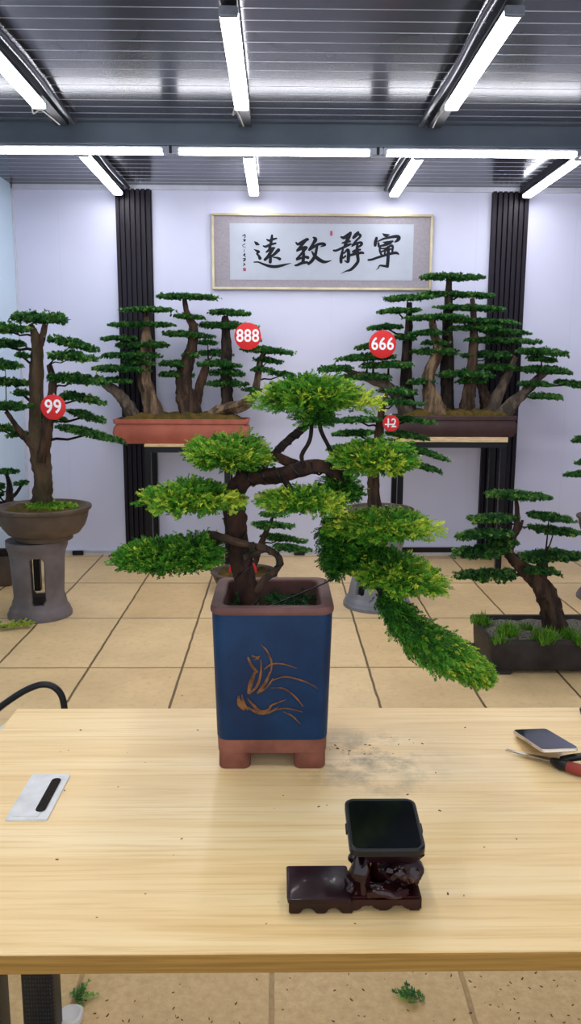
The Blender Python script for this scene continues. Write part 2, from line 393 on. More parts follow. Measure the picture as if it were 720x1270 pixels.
def near_on(trunks, x, y):
    best = None
    for ti, t in enumerate(trunks):
        for q in t:
            if q[1] < y-2: continue
            d = abs(q[0]-x)+abs(q[1]-y-8)*.8
            if best is None or d < best[0]: best = (d, ti, q)
    if best is None:
        for ti, t in enumerate(trunks):
            for q in t:
                d = abs(q[0]-x)+abs(q[1]-y)
                if best is None or d < best[0]: best = (d, ti, q)
    return best
def grow(rt, Y, trunks, pads, bark, leaf, leafsize, dens=1., ydev=.08, ayf=.42, aymax=.16, ys=None, T=CLUMP, twigr=.35, smallf=1., young=.35):
    """trunks: list of polylines (x,y,width px); pads: (x0,y0,x1,y1,thickness px[,dY])"""
    ys = ys or [0]*len(trunks)
    tr = [spline(t, 5) for t in trunks]
    for i, t in enumerate(tr):
        pts = [P(q[0], q[1], Y+ys[i]) for q in t]; k = px(pts[0])
        o = MB().tube(pts, [max(q[2]*.5*k, .003) for q in t], 14, .26).obj('trunk', M[bark[i] if isinstance(bark, (list, tuple)) else bark], rt)
    for pd in pads:
        x0, y0, x1, y1, th = pd[:5]; xc, yc = (x0+x1)/2, (y0+y1)/2
        _, ti, q = near_on(tr, min(max(xc, x0), x1), yc+2)
        dy = pd[5] if len(pd) > 5 else ys[ti]+(random.random()-.5)*ydev
        c = P(xc, yc, Y+dy); k = px(c)
        ax = math.hypot(x1-x0, y1-y0)*.5*k; ay = min(ax*ayf*(.9+.3*random.random())+.03, aymax)
        sn = abs(c.z-CAM.z)/(c-CAM).length; az = max(.014, (th*k*1.08-1.4*ay*sn-leafsize*.4)/1.3); c.z -= az*.35
        n = int(dens*2.2*ax*ay*PI*2/(leafsize**2*.5))
        n = max(90, min(int(n*.6), 1700))
        ang = math.atan2((y1-y0), (x1-x0))
        v, t = dome(c, ax, ay, az, n, leafsize*(1 if ax > .12 else smallf), T, rot=rotY(ang), lobes=.26, young=young, shape=1.0, droop=.25)
        fo = finish('foliage_pad', leafmesh('foliage_pad', v, t), M[leaf], rt, smooth=False)
        # branch with side twigs
        b0 = P(q[0], q[1], Y+ys[ti]); e = Vector(c)+Vector((0, 0, az*.1)); mid = b0.lerp(e, .5)+Vector((0, 0, -.012))
        L = (e-b0).length
        mb = MB(); rb = max(q[2]*.5*k*twigr, .004)
        if L > .03: mb.tube([b0, b0.lerp(e, .25)+Vector((0, 0, .004)), mid, e], [rb, rb*.8, rb*.7, rb*.5], 6)
        R = Matrix([list(r) for r in rotY(ang)])
        for sgn in (-1, 1):
            for f in (.25, .5, .75):
                tip = Vector(c)+R @ Vector((sgn*ax*f, (random.random()-.5)*ay, az*.15)); mb.tube([e, e.lerp(tip, .5)+Vector((0, 0, az*.1)), tip], [rb*.5, rb*.4, rb*.22], 5)
        mb.obj('branch', M['twig'], rt)

def textmesh(body, size, depth=.0006, bold=.0):
    cu = bpy.data.curves.new('t', 'FONT'); cu.body = body; cu.size = size; cu.align_x = 'CENTER'; cu.align_y = 'CENTER'; cu.extrude = depth; cu.offset = bold; cu.resolution_u = 4; cu.space_character = 1.04
    o = bpy.data.objects.new('t', cu); COL.objects.link(o); bpy.context.view_layer.update()
    me = bpy.data.meshes.new_from_object(o.evaluated_get(bpy.context.evaluated_depsgraph_get())); bpy.data.objects.remove(o); bpy.data.curves.remove(cu); me.materials.clear(); return me

def ribbon(mb, pts, y, thick, k, fx, fz):
    """brush stroke: (u,v,w) centreline -> a flat raised polygon in the xz plane at depth y"""
    sp = spline(pts, 6); L = []; Rr = []
    for i, p in enumerate(sp):
        a = sp[max(i-1, 0)]; b = sp[min(i+1, len(sp)-1)]; t = np.array([b[0]-a[0], b[1]-a[1]]); t /= (np.linalg.norm(t)+1e-9); n = np.array([-t[1], t[0]])
        L.append((p[0]+n[0]*p[2]/2, p[1]+n[1]*p[2]/2)); Rr.append((p[0]-n[0]*p[2]/2, p[1]-n[1]*p[2]/2))
    n = len(sp); vs = [(fx(u, v), y, fz(u, v)) for u, v in L]+[(fx(u, v), y, fz(u, v)) for u, v in Rr]
    fs = [(i, i+1, n+i+1, n+i) for i in range(n-1)]
    # round caps
    for e, (i0, s) in enumerate(((0, -1), (n-1, 1))):
        p = sp[i0]; q = sp[1] if e == 0 else sp[n-2]; t = math.atan2(p[1]-q[1], p[0]-q[0]); r = p[2]/2; b = len(vs)
        for j in range(7):
            a = t-PI/2+PI*j/6; vs.append((fx(p[0]+r*math.cos(a), p[1]+r*math.sin(a)), y, fz(p[0]+r*math.cos(a), p[1]+r*math.sin(a))))
        fs.append(tuple(range(b, b+7)))
    mb.add(vs, fs)

# ================================================================== ROOM
YW = 6.64; ZC = 2.94; XL = P(16, 260, YW).x; XR = 3.6; YF = -1.2
mb = MB().box((XL-.1, YF, -.08), (XR+.1, YW+.1, 0)); struct('floor', mb.mesh('floor'), M['floor'])
# ceiling: ribbed sheet running across the room
prof = []; seam = []; y = YF
while y < YW:
    prof += [(y, ZC), (y+.104, ZC), (y+.106, ZC+.004), (y+.109, ZC+.004), (y+.111, ZC)]; seam.append(y+.1075); y += .112
vs = [(XL-.1, a, b) for a, b in prof]+[(XR+.1, a, b) for a, b in prof]; n = len(prof)
mb = MB(); mb.add(vs, [(i, i+1, n+i+1, n+i) for i in range(n-1)]); mb.box((XL-.1, YF, ZC+.006), (XR+.1, YW+.1, ZC+.08))
struct('ceiling', mb.mesh('ceiling'), M['ceiling'])
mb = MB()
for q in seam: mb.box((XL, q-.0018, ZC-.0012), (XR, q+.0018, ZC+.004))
struct('trim_12', mb.mesh('trim_12'), M['rib_glint'])  # thin strips in the seams, lamp reflections put into their colour
mb = MB().box((XL-.1, YW, 0), (XR+.1, YW+.1, ZC)); struct('wall_back', mb.mesh('wall_back'), M['wall'])
mb = MB().box((XL-.1, YF, 0), (XL, YW, ZC)); struct('wall_left', mb.mesh('wall_left'), M['wall_gloss'])
mb = MB().box((XR, YF, 0), (XR+.1, YW, ZC)); struct('wall_right', mb.mesh('wall_right'), M['wall'])
mb = MB()
for xx in (79, 258, 410, 470, 585, 705):
    X = P(xx, 430, YW).x; mb.box((X-.001, YW-.001, .06), (X+.001, YW+.001, ZC))
struct('trim_1', mb.mesh('trim_1'), M['seam'])
mb = MB().box((XL, YW-.02, 0), (XR, YW, .03)); mb.box((XL, YW-.03, .03), (XR, YW, .042)); struct('baseboard_back', mb.mesh('baseboard_back'), M['base'])
mb = MB().box((XL, YW-.03, ZC-.035), (XR, YW, ZC)); struct('trim_2', mb.mesh('trim_2'), M['base'])
mb = MB().box((XL, YW-.03, 0), (XL+.012, YW-.0, ZC)); struct('trim_3', mb.mesh('trim_3'), M['base'])
# fluted wall columns
for i, (a, b) in enumerate(((142, 187), (611, 657))):
    X0 = P(a, 240, YW-.03).x; X1 = P(b, 240, YW-.03).x; mb = MB(); nn = 7; pw = (X1-X0)/nn; poly = []
    prof = [(X0, YW)]
    for k in range(nn):
        q = X0+k*pw; prof += [(q, YW-.016), (q+pw*.1, YW-.036), (q+pw*.75, YW-.036), (q+pw*.85, YW-.016)]
    prof += [(X1, YW-.016), (X1, YW)]
    m_ = len(prof); vs = [(x, yy, 0) for x, yy in prof]+[(x, yy, ZC-.03) for x, yy in prof]
    mb.add(vs, [tuple(range(m_)), tuple(reversed(range(m_, 2*m_)))]+[(k, m_+k, m_+(k+1) % m_, (k+1) % m_) for k in range(m_)])
    struct('trim_%d' % (4+i), mb.mesh('trim'), M['column'])
# roof beam and purlins
YB = 4.98
mb = MB().box((XL, YB, ZC-.145), (XR, YB+.012, ZC)); mb.box((XL, YB-.05, ZC-.145), (XR, YB+.07, ZC-.133)); mb.box((XL, YB-.05, ZC-.012), (XR, YB+.07, ZC))
struct('trim_6', mb.mesh('trim_6'), M['beam'])
ZT = ZC-.075
def xat(x, y, z): return PZ(x, y, z).x
PX = [xat(139, 231, ZT), xat(314, 235, ZT), xat(494, 233, ZT), xat(668, 232, ZT)]
for i, X in enumerate(PX+[PX[0]-1.1]):
    mb = MB()
    for ya, yb in ((YF, YB-.055), (YB+.075, YW-.035)):
        mb.box((X-.036, ya, ZC-.045), (X-.03, yb, ZC)); mb.box((X+.03, ya, ZC-.045), (X+.036, yb, ZC)); mb.box((X-.03, ya, ZC-.045), (X+.03, yb, ZC-.038))
    struct('trim_%d' % (7+i), mb.mesh('trim'), M['purlin'])

# ================================================================== LIGHTS
LL, LW, LH = 1.14, .074, .034
def light_proto(label):
    r = root('tube_light', label, 'ceiling light', (0, 0, 0), 'LED batten lights under the roof')
    MB().box((-LW/2+.004, -LL/2+.02, 0), (LW/2-.004, LL/2-.02, .016)).obj('housing', M['lampbody'], r, .003)
    MB().loft([(-.018, LW/2-.012, LL/2-.02, .01), (-.008, LW/2-.002, LL/2-.02, .005), (0, LW/2, LL/2-.02, .004)], (0, 0, 0), 3).obj('diffuser', M['lamp'], r)
    for s in (-1, 1): MB().box((-LW/2, s*(LL/2-.01)-.012, -.02), (LW/2, s*(LL/2-.01)+.012, .017)).obj('end_cap', M['alu'], r, .004)
    for s in (-.35, .35): MB().box((-.02, s*LL-.012, .014), (.02, s*LL+.012, .031)).obj('mounting_clip', M['alu'], r)
    return r
proto = light_proto('white batten light')
def dup(o, loc, label, rz=0, group='keep', ry=0):
    r = o.copy(); COL.objects.link(r); r.location = loc; r.rotation_euler = (0, ry, rz); r['label'] = label
    for ch in o.children:
        c = ch.copy(); COL.objects.link(c); c.parent = r
        for g in ch.children:
            d = g.copy(); COL.objects.link(d); d.parent = c
    return r
def ypos(x, y): return PZ(x, y, ZT).y
first = True
def place(loc, label, rz=0):
    global first
    if first: proto.location = loc; proto.rotation_euler = (0, 0, rz); proto['label'] = label; first = False
    else: dup(proto, loc, label, rz)
yn = ypos(300, 133)-LL/2; yfar = YW-.1-LL/2
names = ('left', 'middle', 'right')
place((PX[0], yn, ZT), 'white batten light cut by the left photo edge above the cross beam')
place((PX[1], yn, ZT), 'bright white batten light hanging straight down the middle of the ceiling')
place((PX[2], yn-.03, ZT), 'long slanting batten light nearest the top right of the ceiling')
place((PX[0], yfar, ZT), 'short batten light slanting above the left dark column')
place((PX[1], yfar, ZT), 'short upright batten light above the calligraphy')
place((PX[2], yfar, ZT), 'short slanting batten light left of the right dark column')
place((PX[3], yfar, ZT), 'batten light at the far right above the right dark column')
zb = ZC-.175
for i, (a, b) in enumerate(((-38, 204), (220, 460), (477, 716))):
    c = P((a+b)/2, 183+i*2, YB-.02)
    place((c.x, YB-.015, zb+.01), ('batten light along the left stretch of the cross beam', 'batten light along the middle of the cross beam', 'batten light along the right stretch of the cross beam')[i], PI/2)
place((P(835, 190, YB).x, YB-.015, zb+.01), 'batten light on the cross beam beyond the right photo edge', PI/2)
for j, yy in enumerate((.55, 2.1)):
    for i in range(3): place((PX[i], yy, ZT), 'batten light over the desk, out of the picture, %s row %s' % (names[i], ('above the camera', 'before the camera')[j]))
for i, x in enumerate((212, 468)):
    c = P(x, 184, YB-.015); r = root('lamp_connector', ('silver clip joining the left and middle beam lights', 'silver clip joining the middle and right beam lights')[i], 'clip', (c.x, YB-.015, zb-.012), 'clips between the beam lights')
    MB().box((c.x-.03, YB-.04, zb-.004), (c.x+.03, YB+.012, zb+.03)).obj('clamp', M['alu'], r, .004); MB().box((c.x-.008, YB-.05, zb-.012), (c.x+.008, YB-.04, zb+.03)).obj('strap', M['purlin'], r)
# corrugated conduits and loose lamp leads
for i, (X, ya, yb) in enumerate(((PX[0]+.075, 2.6, YB-.06), (PX[2]-.075, 2.6, YB-.06), (PX[0]+.07, YB+.08, YW-.06), (PX[2]-.07, YB+.08, YW-.06))):
    pts = []; rd = []; yy = ya; k = 0
    while yy < yb: pts.append((X+.006*math.sin(yy*5), yy, ZC-.034)); rd.append(.016 if k % 2 else .012); yy += .016; k += 1
    o = MB().tube(pts, rd, 10).obj('conduit', M['conduit'])
    tag(o, ('corrugated conduit beside the left roof rail before the beam', 'corrugated conduit beside the right roof rail before the beam', 'corrugated conduit beside the left roof rail behind the beam', 'corrugated conduit beside the right roof rail behind the beam')[i], 'conduit', 'corrugated conduits on the roof')
for i, X in enumerate(PX[:3]):
    pts = [tuple(p) for p in spline([(X-.03, yn+LL*.5-.02, ZT+.005), (X-.05, yn+LL*.5+.06, ZT-.02), (X-.03, yn+LL*.5+.15, ZT+.02), (X-.01, YB-.08, ZC-.046)], 6)]
    o = MB().tube(pts, .004, 6).obj('lamp_cable', M['palegrey']); tag(o, ('pale lead looping from the left slanting light', 'pale lead looping from the end of the middle light', 'pale lead looping from the right slanting light')[i], 'cable', 'lamp leads')

# ================================================================== WALL SCROLL
g0 = P(262, 266, YW-.03); g1 = P(534, 359, YW-.03)
fx0, fx1, fz1, fz0 = g0.x, g1.x, P(398, 265, YW-.03).z, P(398, 359.5, YW-.03).z
r = root('framed_calligraphy', 'long framed calligraphy with four large black characters hung on white wall', 'picture', ((fx0+fx1)/2, YW-.0, fz0))
mb = MB()
t_ = .018
mb.box((fx0, YW-.04, fz0), (fx1, YW-.004, fz0+t_)).box((fx0, YW-.04, fz1-t_), (fx1, YW-.004, fz1)).box((fx0, YW-.04, fz0+t_), (fx0+t_, YW-.004, fz1-t_)).box((fx1-t_, YW-.04, fz0+t_), (fx1, YW-.004, fz1-t_)); mb.obj('frame', M['gilt'], r, .003)
MB().box((fx0+t_, YW-.022, fz0+t_), (fx1-t_, YW-.004, fz1-t_)).obj('mount', M['mount'], r, smooth=False)
YP = YW-.024
pa = P(284.5, 277, YP); pb = P(511, 347, YP)
pz1 = P(398, 277.5, YP).z; pz0 = P(398, 347.5, YP).z
MB().box((pa.x, YP, pz0), (pb.x, YP+.003, pz1)).obj('paper', M['paper'], r, smooth=False)
CH = {'first': ((14.4, 310, 285), [
 [(78, 210, 14), (118, 248, 60), (158, 265, 24)], [(72, 350, 12), (125, 380, 46), (158, 395, 40), (120, 425, 32), (150, 460, 40), (175, 508, 62)],
 [(70, 578, 20), (150, 578, 28), (240, 615, 40), (340, 648, 52), (450, 658, 56), (560, 640, 48), (650, 615, 28), (730, 597, 8)],
 [(390, 100, 38), (385, 150, 48), (370, 240, 52), (345, 330, 50)], [(298, 172, 26), (340, 193, 44), (400, 172, 46), (470, 155, 30)], [(235, 288, 26), (280, 300, 46), (360, 265, 46), (455, 242, 36)],
 [(288, 398, 30), (340, 362, 52), (400, 335, 56), (435, 325, 30)], [(405, 340, 60), (350, 430, 60), (310, 490, 60), (265, 533, 54)], [(362, 460, 58), (362, 520, 54), (358, 575, 60)],
 [(505, 362, 66), (440, 428, 54), (385, 472, 44)], [(415, 493, 22), (480, 500, 38), (528, 522, 56)]]),
 'second': ((13.85, 360, 285), [
 [(97, 222, 32), (130, 248, 48), (200, 212, 56), (280, 168, 56), (300, 168, 40)], [(255, 188, 50), (190, 270, 50), (120, 352, 46)], [(112, 365, 28), (170, 335, 44), (240, 302, 50), (278, 305, 42)],
 [(275, 312, 40), (215, 380, 46), (155, 450, 40), (112, 500, 46)], [(215, 345, 48), (225, 440, 56), (215, 545, 60)], [(112, 508, 46), (170, 490, 40), (240, 466, 44), (298, 478, 56)],
 [(80, 612, 32), (120, 605, 44), (200, 570, 52), (285, 560, 44)], [(392, 132, 30), (428, 165, 68), (390, 240, 52), (325, 342, 50)], [(325, 342, 44), (400, 295, 46), (480, 250, 50), (560, 240, 50), (592, 262, 40), (525, 288, 22)],
 [(455, 290, 44), (440, 370, 50), (420, 450, 56), (370, 530, 60), (310, 585, 48)], [(365, 372, 22), (410, 440, 54), (480, 505, 66), (560, 548, 58), (620, 550, 40), (705, 527, 8)]]),
 'third': ((13.85, 410, 280), [
 [(178, 195, 36), (225, 205, 60), (290, 165, 66), (338, 122, 48)], [(335, 140, 52), (300, 210, 66), (262, 285, 54), (228, 370, 40)], [(195, 297, 26), (260, 280, 44), (330, 268, 36)], [(240, 335, 46), (345, 312, 28)],
 [(48, 425, 34), (95, 425, 42), (180, 388, 42), (260, 352, 44), (345, 318, 26)], [(212, 380, 28), (190, 480, 50), (175, 560, 58), (175, 625, 52)], [(222, 475, 26), (290, 412, 48), (305, 480, 60), (300, 560, 60), (293, 622, 46), (240, 603, 22)],
 [(212, 553, 32), (250, 522, 36)], [(468, 115, 46), (430, 160, 70), (388, 205, 50)], [(445, 130, 36), (498, 160, 54), (500, 192, 40), (440, 252, 40), (378, 330, 42)],
 [(362, 350, 28), (430, 310, 44), (510, 288, 44), (530, 312, 48), (500, 348, 40), (455, 368, 36)], [(378, 445, 38), (440, 422, 54), (505, 410, 34)], [(332, 508, 40), (420, 480, 54), (520, 464, 48), (558, 470, 36)],
 [(455, 320, 38), (450, 420, 60), (460, 520, 58), (465, 610, 54), (410, 690, 54), (340, 755, 48), (260, 780, 24), (200, 810, 10), (165, 821, 4)]]),
 'fourth': ((13.85, 450, 280), [
 [(332, 133, 12), (370, 160, 54), (402, 165, 54), (444, 155, 24)], [(230, 212, 48), (212, 280, 58), (206, 335, 52)], [(252, 270, 22), (350, 225, 38), (480, 195, 48), (580, 185, 60), (615, 208, 64), (590, 250, 56), (545, 278, 26)],
 [(262, 300, 40), (268, 355, 40)], [(345, 282, 18), (400, 292, 54), (505, 268, 36)], [(282, 350, 30), (380, 330, 46), (480, 300, 30)], [(290, 365, 38), (285, 430, 38), (315, 500, 38)], [(300, 388, 26), (380, 390, 32), (480, 342, 42), (508, 365, 42), (500, 440, 36)],
 [(320, 442, 32), (400, 418, 36), (480, 400, 28)], [(375, 420, 36), (370, 500, 32)], [(90, 588, 34), (150, 580, 40), (250, 545, 42), (350, 515, 44), (450, 485, 46), (560, 465, 48), (605, 485, 30)],
 [(430, 370, 54), (430, 480, 58), (425, 590, 58), (415, 695, 58)], [(420, 700, 48), (350, 690, 40), (285, 685, 28), (258, 730, 18), (218, 755, 6)]])}
for k_, ((sc, ox, oy), strokes) in CH.items():
    mb = MB()
    for i, st in enumerate(strokes):
        ribbon(mb, st, YP-.0015-.00006*i, 0, 0, lambda u, v: P(ox+u/sc, oy+v/sc, YP).x, lambda u, v: P(ox+u/sc, oy+v/sc, YP).z)
    mb.obj('character', M['ink'], r, smooth=False)
mb = MB(); sg = [[(130, 180, 20), (190, 140, 30), (205, 200, 26), (180, 235, 22)], [(140, 285, 20), (210, 280, 26), (180, 320, 46)], [(200, 405, 22), (130, 450, 18), (160, 490, 14), (215, 495, 12)], [(175, 560, 14), (172, 640, 14)],
  [(150, 735, 24), (195, 680, 24), (190, 740, 28), (215, 775, 18)], [(140, 830, 22), (210, 820, 24), (185, 875, 46), (140, 905, 10)], [(165, 950, 20), (175, 985, 28), (205, 1000, 20), (150, 1025, 20)]]
for i, st in enumerate(sg): ribbon(mb, st, YP-.0015-.00006*i, 0, 0, lambda u, v: P(295+u/23.1, 285+v/23.1, YP).x, lambda u, v: P(295+u/23.1, 285+v/23.1, YP).z)
mb.obj('signature', M['ink'], r, smooth=False)
for (a, b, c, d) in ((301.3, 332.2, 304.8, 336.2), (409.2, 286.5, 412.0, 292.5)):
    q0 = P(a, b, YP); q1 = P(c, d, YP); MB().box((q0.x, YP-.0015, q1.z), (q1.x, YP, q0.z)).obj('seal', M['seal'], r, smooth=False)

# sockets on the skirting
for i, xx in enumerate((97, 371)):
    c = P(xx, 687, YW-.03); r = root('wall_socket', ('small black outlet box low on the wall right of the left pedestal', 'small black outlet box low on the wall under the middle window of foliage')[i], 'socket', (c.x, YW-.03, c.z-.03), 'outlet boxes on the skirting')
    MB().box((c.x-.045, YW-.05, c.z-.03), (c.x+.045, YW-.03, c.z+.03)).obj('box', M['blackplastic'], r, .004); MB().box((c.x-.03, YW-.052, c.z-.015), (c.x+.03, YW-.05, c.z+.015)).obj('face_plate', M['purlin'], r)

# ================================================================== STANDS
def stand(label, xl, xr, ytop, Yf, dep, bt, group='black display stands', board=None, cross=True):
    a = P(xl, ytop, Yf); b = P(xr, ytop, Yf); z1 = a.z; X0, X1 = a.x, b.x
    r = root('display_stand', label, 'stand', ((X0+X1)/2, Yf+dep/2, 0), group)
    lw = .045
    for x in (X0, X1-lw):
        for yy in (Yf, Yf+dep-lw): MB().box((x, yy, 0), (x+lw, yy+lw, z1-.045)).obj('leg', M['black'], r, .004)
    mb = MB()
    mb.box((X0, Yf, z1-.045), (X1, Yf+lw, z1)).box((X0, Yf+dep-lw, z1-.045), (X1, Yf+dep, z1)).box((X0, Yf+lw, z1-.045), (X0+lw, Yf+dep-lw, z1)).box((X1-lw, Yf+lw, z1-.045), (X1, Yf+dep-lw, z1)); mb.obj('top_frame', M['black'], r, .003)
    mb = MB(); zl = .06
    if cross: mb.box((X0+lw, Yf+dep-lw*.8, zl), (X1-lw, Yf+dep-lw*.2, zl+.04)).box((X0+.008, Yf+lw, zl), (X0+lw-.008, Yf+dep-lw, zl+.04)).box((X1-lw+.008, Yf+lw, zl), (X1-.008, Yf+dep-lw, zl+.04)); mb.obj('bottom_rail', M['black'], r) if cross else None
    bx = board or (X0, X1)
    MB().box((bx[0], Yf-.012, z1), (bx[1], Yf+dep, z1+bt)).obj('top_board', M['ply'], r, .002)
    return r, z1+bt
YS = 6.12; DS = .36
st1, zs1 = stand('black metal stand with pale board top under the red-brown forest tray', 179, 285, 554, YS, DS, .02)
st2, zs2 = stand('black metal stand with pale board top under the dark brown forest tray', 494, 629, 548, YS, DS, .036)

# ================================================================== FOREST BONSAI
def tray_profile(h, hx, hy, rim):
    return [(0, hx*.93, hy*.9, .02), (.012, hx*.95, hy*.92, .02), (h*.22, hx*.985, hy*.97, .03), (h*.45, hx, hy, .03), (h*.66, hx*.985, hy*.97, .03), (h*.76, hx*.955, hy*.94, .03), (h*.8, hx*.955, hy*.94, .03), (h*.82, hx*.985, hy*.98, .03), (h*.98, hx*.99, hy*.985, .03), (h, hx*.985, hy*.98, .03), (h, hx*.985-rim, hy*.98-rim, .02), (h*.8, hx*.95-rim, hy*.95-rim, .02)]
def mound(name, c, hx, hy, h, m, parent, nx=28, ny=12):
    mb = MB(); vs = []; fs = []
    for j in range(ny+1):
        for i in range(nx+1):
            u = 2*i/nx-1; v = 2*j/ny-1; e = max(0, 1-u**8)*max(0, 1-v**8)
            vs.append((c[0]+u*hx, c[1]+v*hy, c[2]+h*e*(.7+.5*math.sin(i*.9)*math.sin(j*1.3+i*.3)*.5)+.004*random.random()))
    for j in range(ny):
        for i in range(nx): a = j*(nx+1)+i; fs.append((a, a+1, a+nx+2, a+nx+1))
    mb.add(vs, fs); return mb.obj(name, m, parent)
def forest(label, zs, xl, xr, ytop, potmat, trunks, pads, barks, ys, Yc, dens=1.):
    a = P(xl, ytop, Yc-.17); b = P(xr, ytop, Yc-.17); h = a.z-zs; hx = (b.x-a.x)/2; cx = (a.x+b.x)/2
    r = root('forest_bonsai', label, 'bonsai', (cx, Yc, zs))
    MB().loft(tray_profile(h, hx, .175, .018), (cx, Yc, zs), 5).obj('tray', M[potmat], r)
    mound('soil', (cx, Yc, zs+h*.9), hx*.955-.02, .15, .075, M['moss'], r)
    grow(r, Yc, trunks, pads, barks, 'leaf_bg', .02, dens, ys=ys, ydev=.1, aymax=.15)
    return r
tl = [[(170, 528, 20), (164, 514, 17), (155, 500, 15), (143, 486, 12), (128, 474, 9), (118, 466, 6)], [(194, 528, 32), (192, 514, 25), (186, 492, 18), (179, 470, 15), (180, 440, 13), (181, 412, 10), (183, 388, 6)],
      [(238, 528, 36), (236, 512, 28), (231, 490, 22), (229, 470, 18), (233, 446, 15), (238, 425, 12), (239, 405, 10), (232, 388, 7), (229, 371, 5)], [(240, 512, 14), (242, 500, 12), (247, 478, 11), (254, 460, 9), (258, 446, 6)],
      [(282, 526, 20), (281, 508, 15), (280, 478, 14), (281, 448, 12), (281, 418, 11), (279, 392, 7)], [(255, 526, 12), (268, 512, 13), (285, 506, 14), (301, 502, 14), (314, 490, 10), (320, 468, 8), (322, 450, 7), (328, 436, 5)]]
pl = [(184, 367, 276, 369, 7), (250, 386, 314, 389, 7), (209, 391, 257, 394, 5), (143, 384, 220, 384, 6), (128, 403, 227, 402, 6), (239, 402, 326, 405, 7), (192, 413, 272, 417, 6), (120, 420, 176, 419, 5), (295, 419, 327, 421, 5), (242, 424, 273, 425, 5),
      (136, 428, 222, 427, 6), (239, 437, 291, 439, 6), (291, 432, 368, 437, 6), (120, 441, 208, 440, 6), (310, 445, 353, 449, 5), (192, 450, 240, 452, 6), (242, 450, 303, 452, 7), (306, 457, 342, 459, 5), (332, 462, 371, 466, 5), (190, 464, 242, 464, 6), (252, 461, 312, 463, 7), (105, 456, 192, 459, 6), (100, 471, 174, 473, 5), (252, 475, 314, 476, 6), (297, 483, 328, 484, 4), (150, 448, 196, 450, 5), (222, 440, 250, 441, 5)]
forest('forest of small trees in a red-brown tray under the 888 disc', zs1, 138, 309, 520, 'redclay', tl, pl, ['barkgrey', 'barkpale', 'bark', 'bark', 'barkdark', 'barkpale'], [-.06, -.02, .02, .04, .03, -.05], YS+DS/2)
tr_ = [[(510, 520, 20), (500, 504, 16), (490, 490, 14), (478, 479, 12), (458, 470, 9), (440, 463, 7), (425, 458, 4)], [(507, 520, 20), (506, 497, 15), (504, 470, 14), (504, 438, 12), (506, 405, 9), (507, 375, 6)], [(541, 522, 32), (538, 502, 23), (533, 482, 16), (532, 462, 14), (542, 436, 12), (538, 415, 10), (535, 396, 7)],
       [(553, 520, 22), (553, 497, 16), (554, 460, 15), (555, 414, 13), (556, 380, 10), (556, 346, 6)], [(576, 520, 26), (578, 502, 18), (582, 480, 15), (585, 458, 12), (588, 420, 10), (587, 395, 7), (585, 370, 5)], [(606, 520, 18), (602, 497, 14), (597, 482, 11), (592, 468, 9), (589, 450, 6)], [(609, 520, 20), (614, 498, 15), (624, 478, 12), (631, 460, 10), (638, 442, 7)], [(620, 518, 20), (634, 502, 15), (648, 490, 12), (660, 477, 10), (672, 464, 8), (688, 455, 5)]]
pr = [(507, 343, 606, 344, 8), (468, 371, 541, 368, 7), (515, 364, 624, 367, 7), (458, 387, 526, 384, 6), (535, 380, 635, 384, 6), (493, 395, 588, 392, 6), (453, 407, 503, 404, 6), (541, 397, 650, 400, 6), (583, 409, 661, 413, 6), (553, 407, 630, 406, 6), (434, 431, 493, 427, 6), (560, 421, 681, 424, 6), (505, 413, 560, 412, 6), (413, 445, 498, 441, 6), (569, 440, 645, 440, 6), (498, 436, 578, 436, 6), (632, 434, 709, 439, 7), (441, 453, 522, 452, 6), (647, 444, 695, 447, 5), (385, 459, 445, 455, 6), (583, 455, 645, 455, 6), (626, 456, 716, 461, 6), (416, 467, 495, 467, 6), (531, 464, 617, 464, 6), (680, 471, 735, 481, 6), (560, 473, 608, 471, 6), (463, 483, 524, 487, 6), (652, 490, 704, 493, 6), (636, 475, 690, 477, 5), (500, 474, 545, 473, 5), (520, 425, 560, 425, 5), (480, 418, 520, 420, 5)]
forest('large forest of dark trees in a dark brown tray under the 666 disc', zs2, 491, 643, 516, 'darkclay', tr_, pr, ['barkgrey', 'barkdark', 'barkpale', 'barkdark', 'bark', 'bark', 'barkgrey', 'barkgrey'], [-.05, .04, -.06, .05, -.03, .03, -.01, -.05], YS+DS/2)

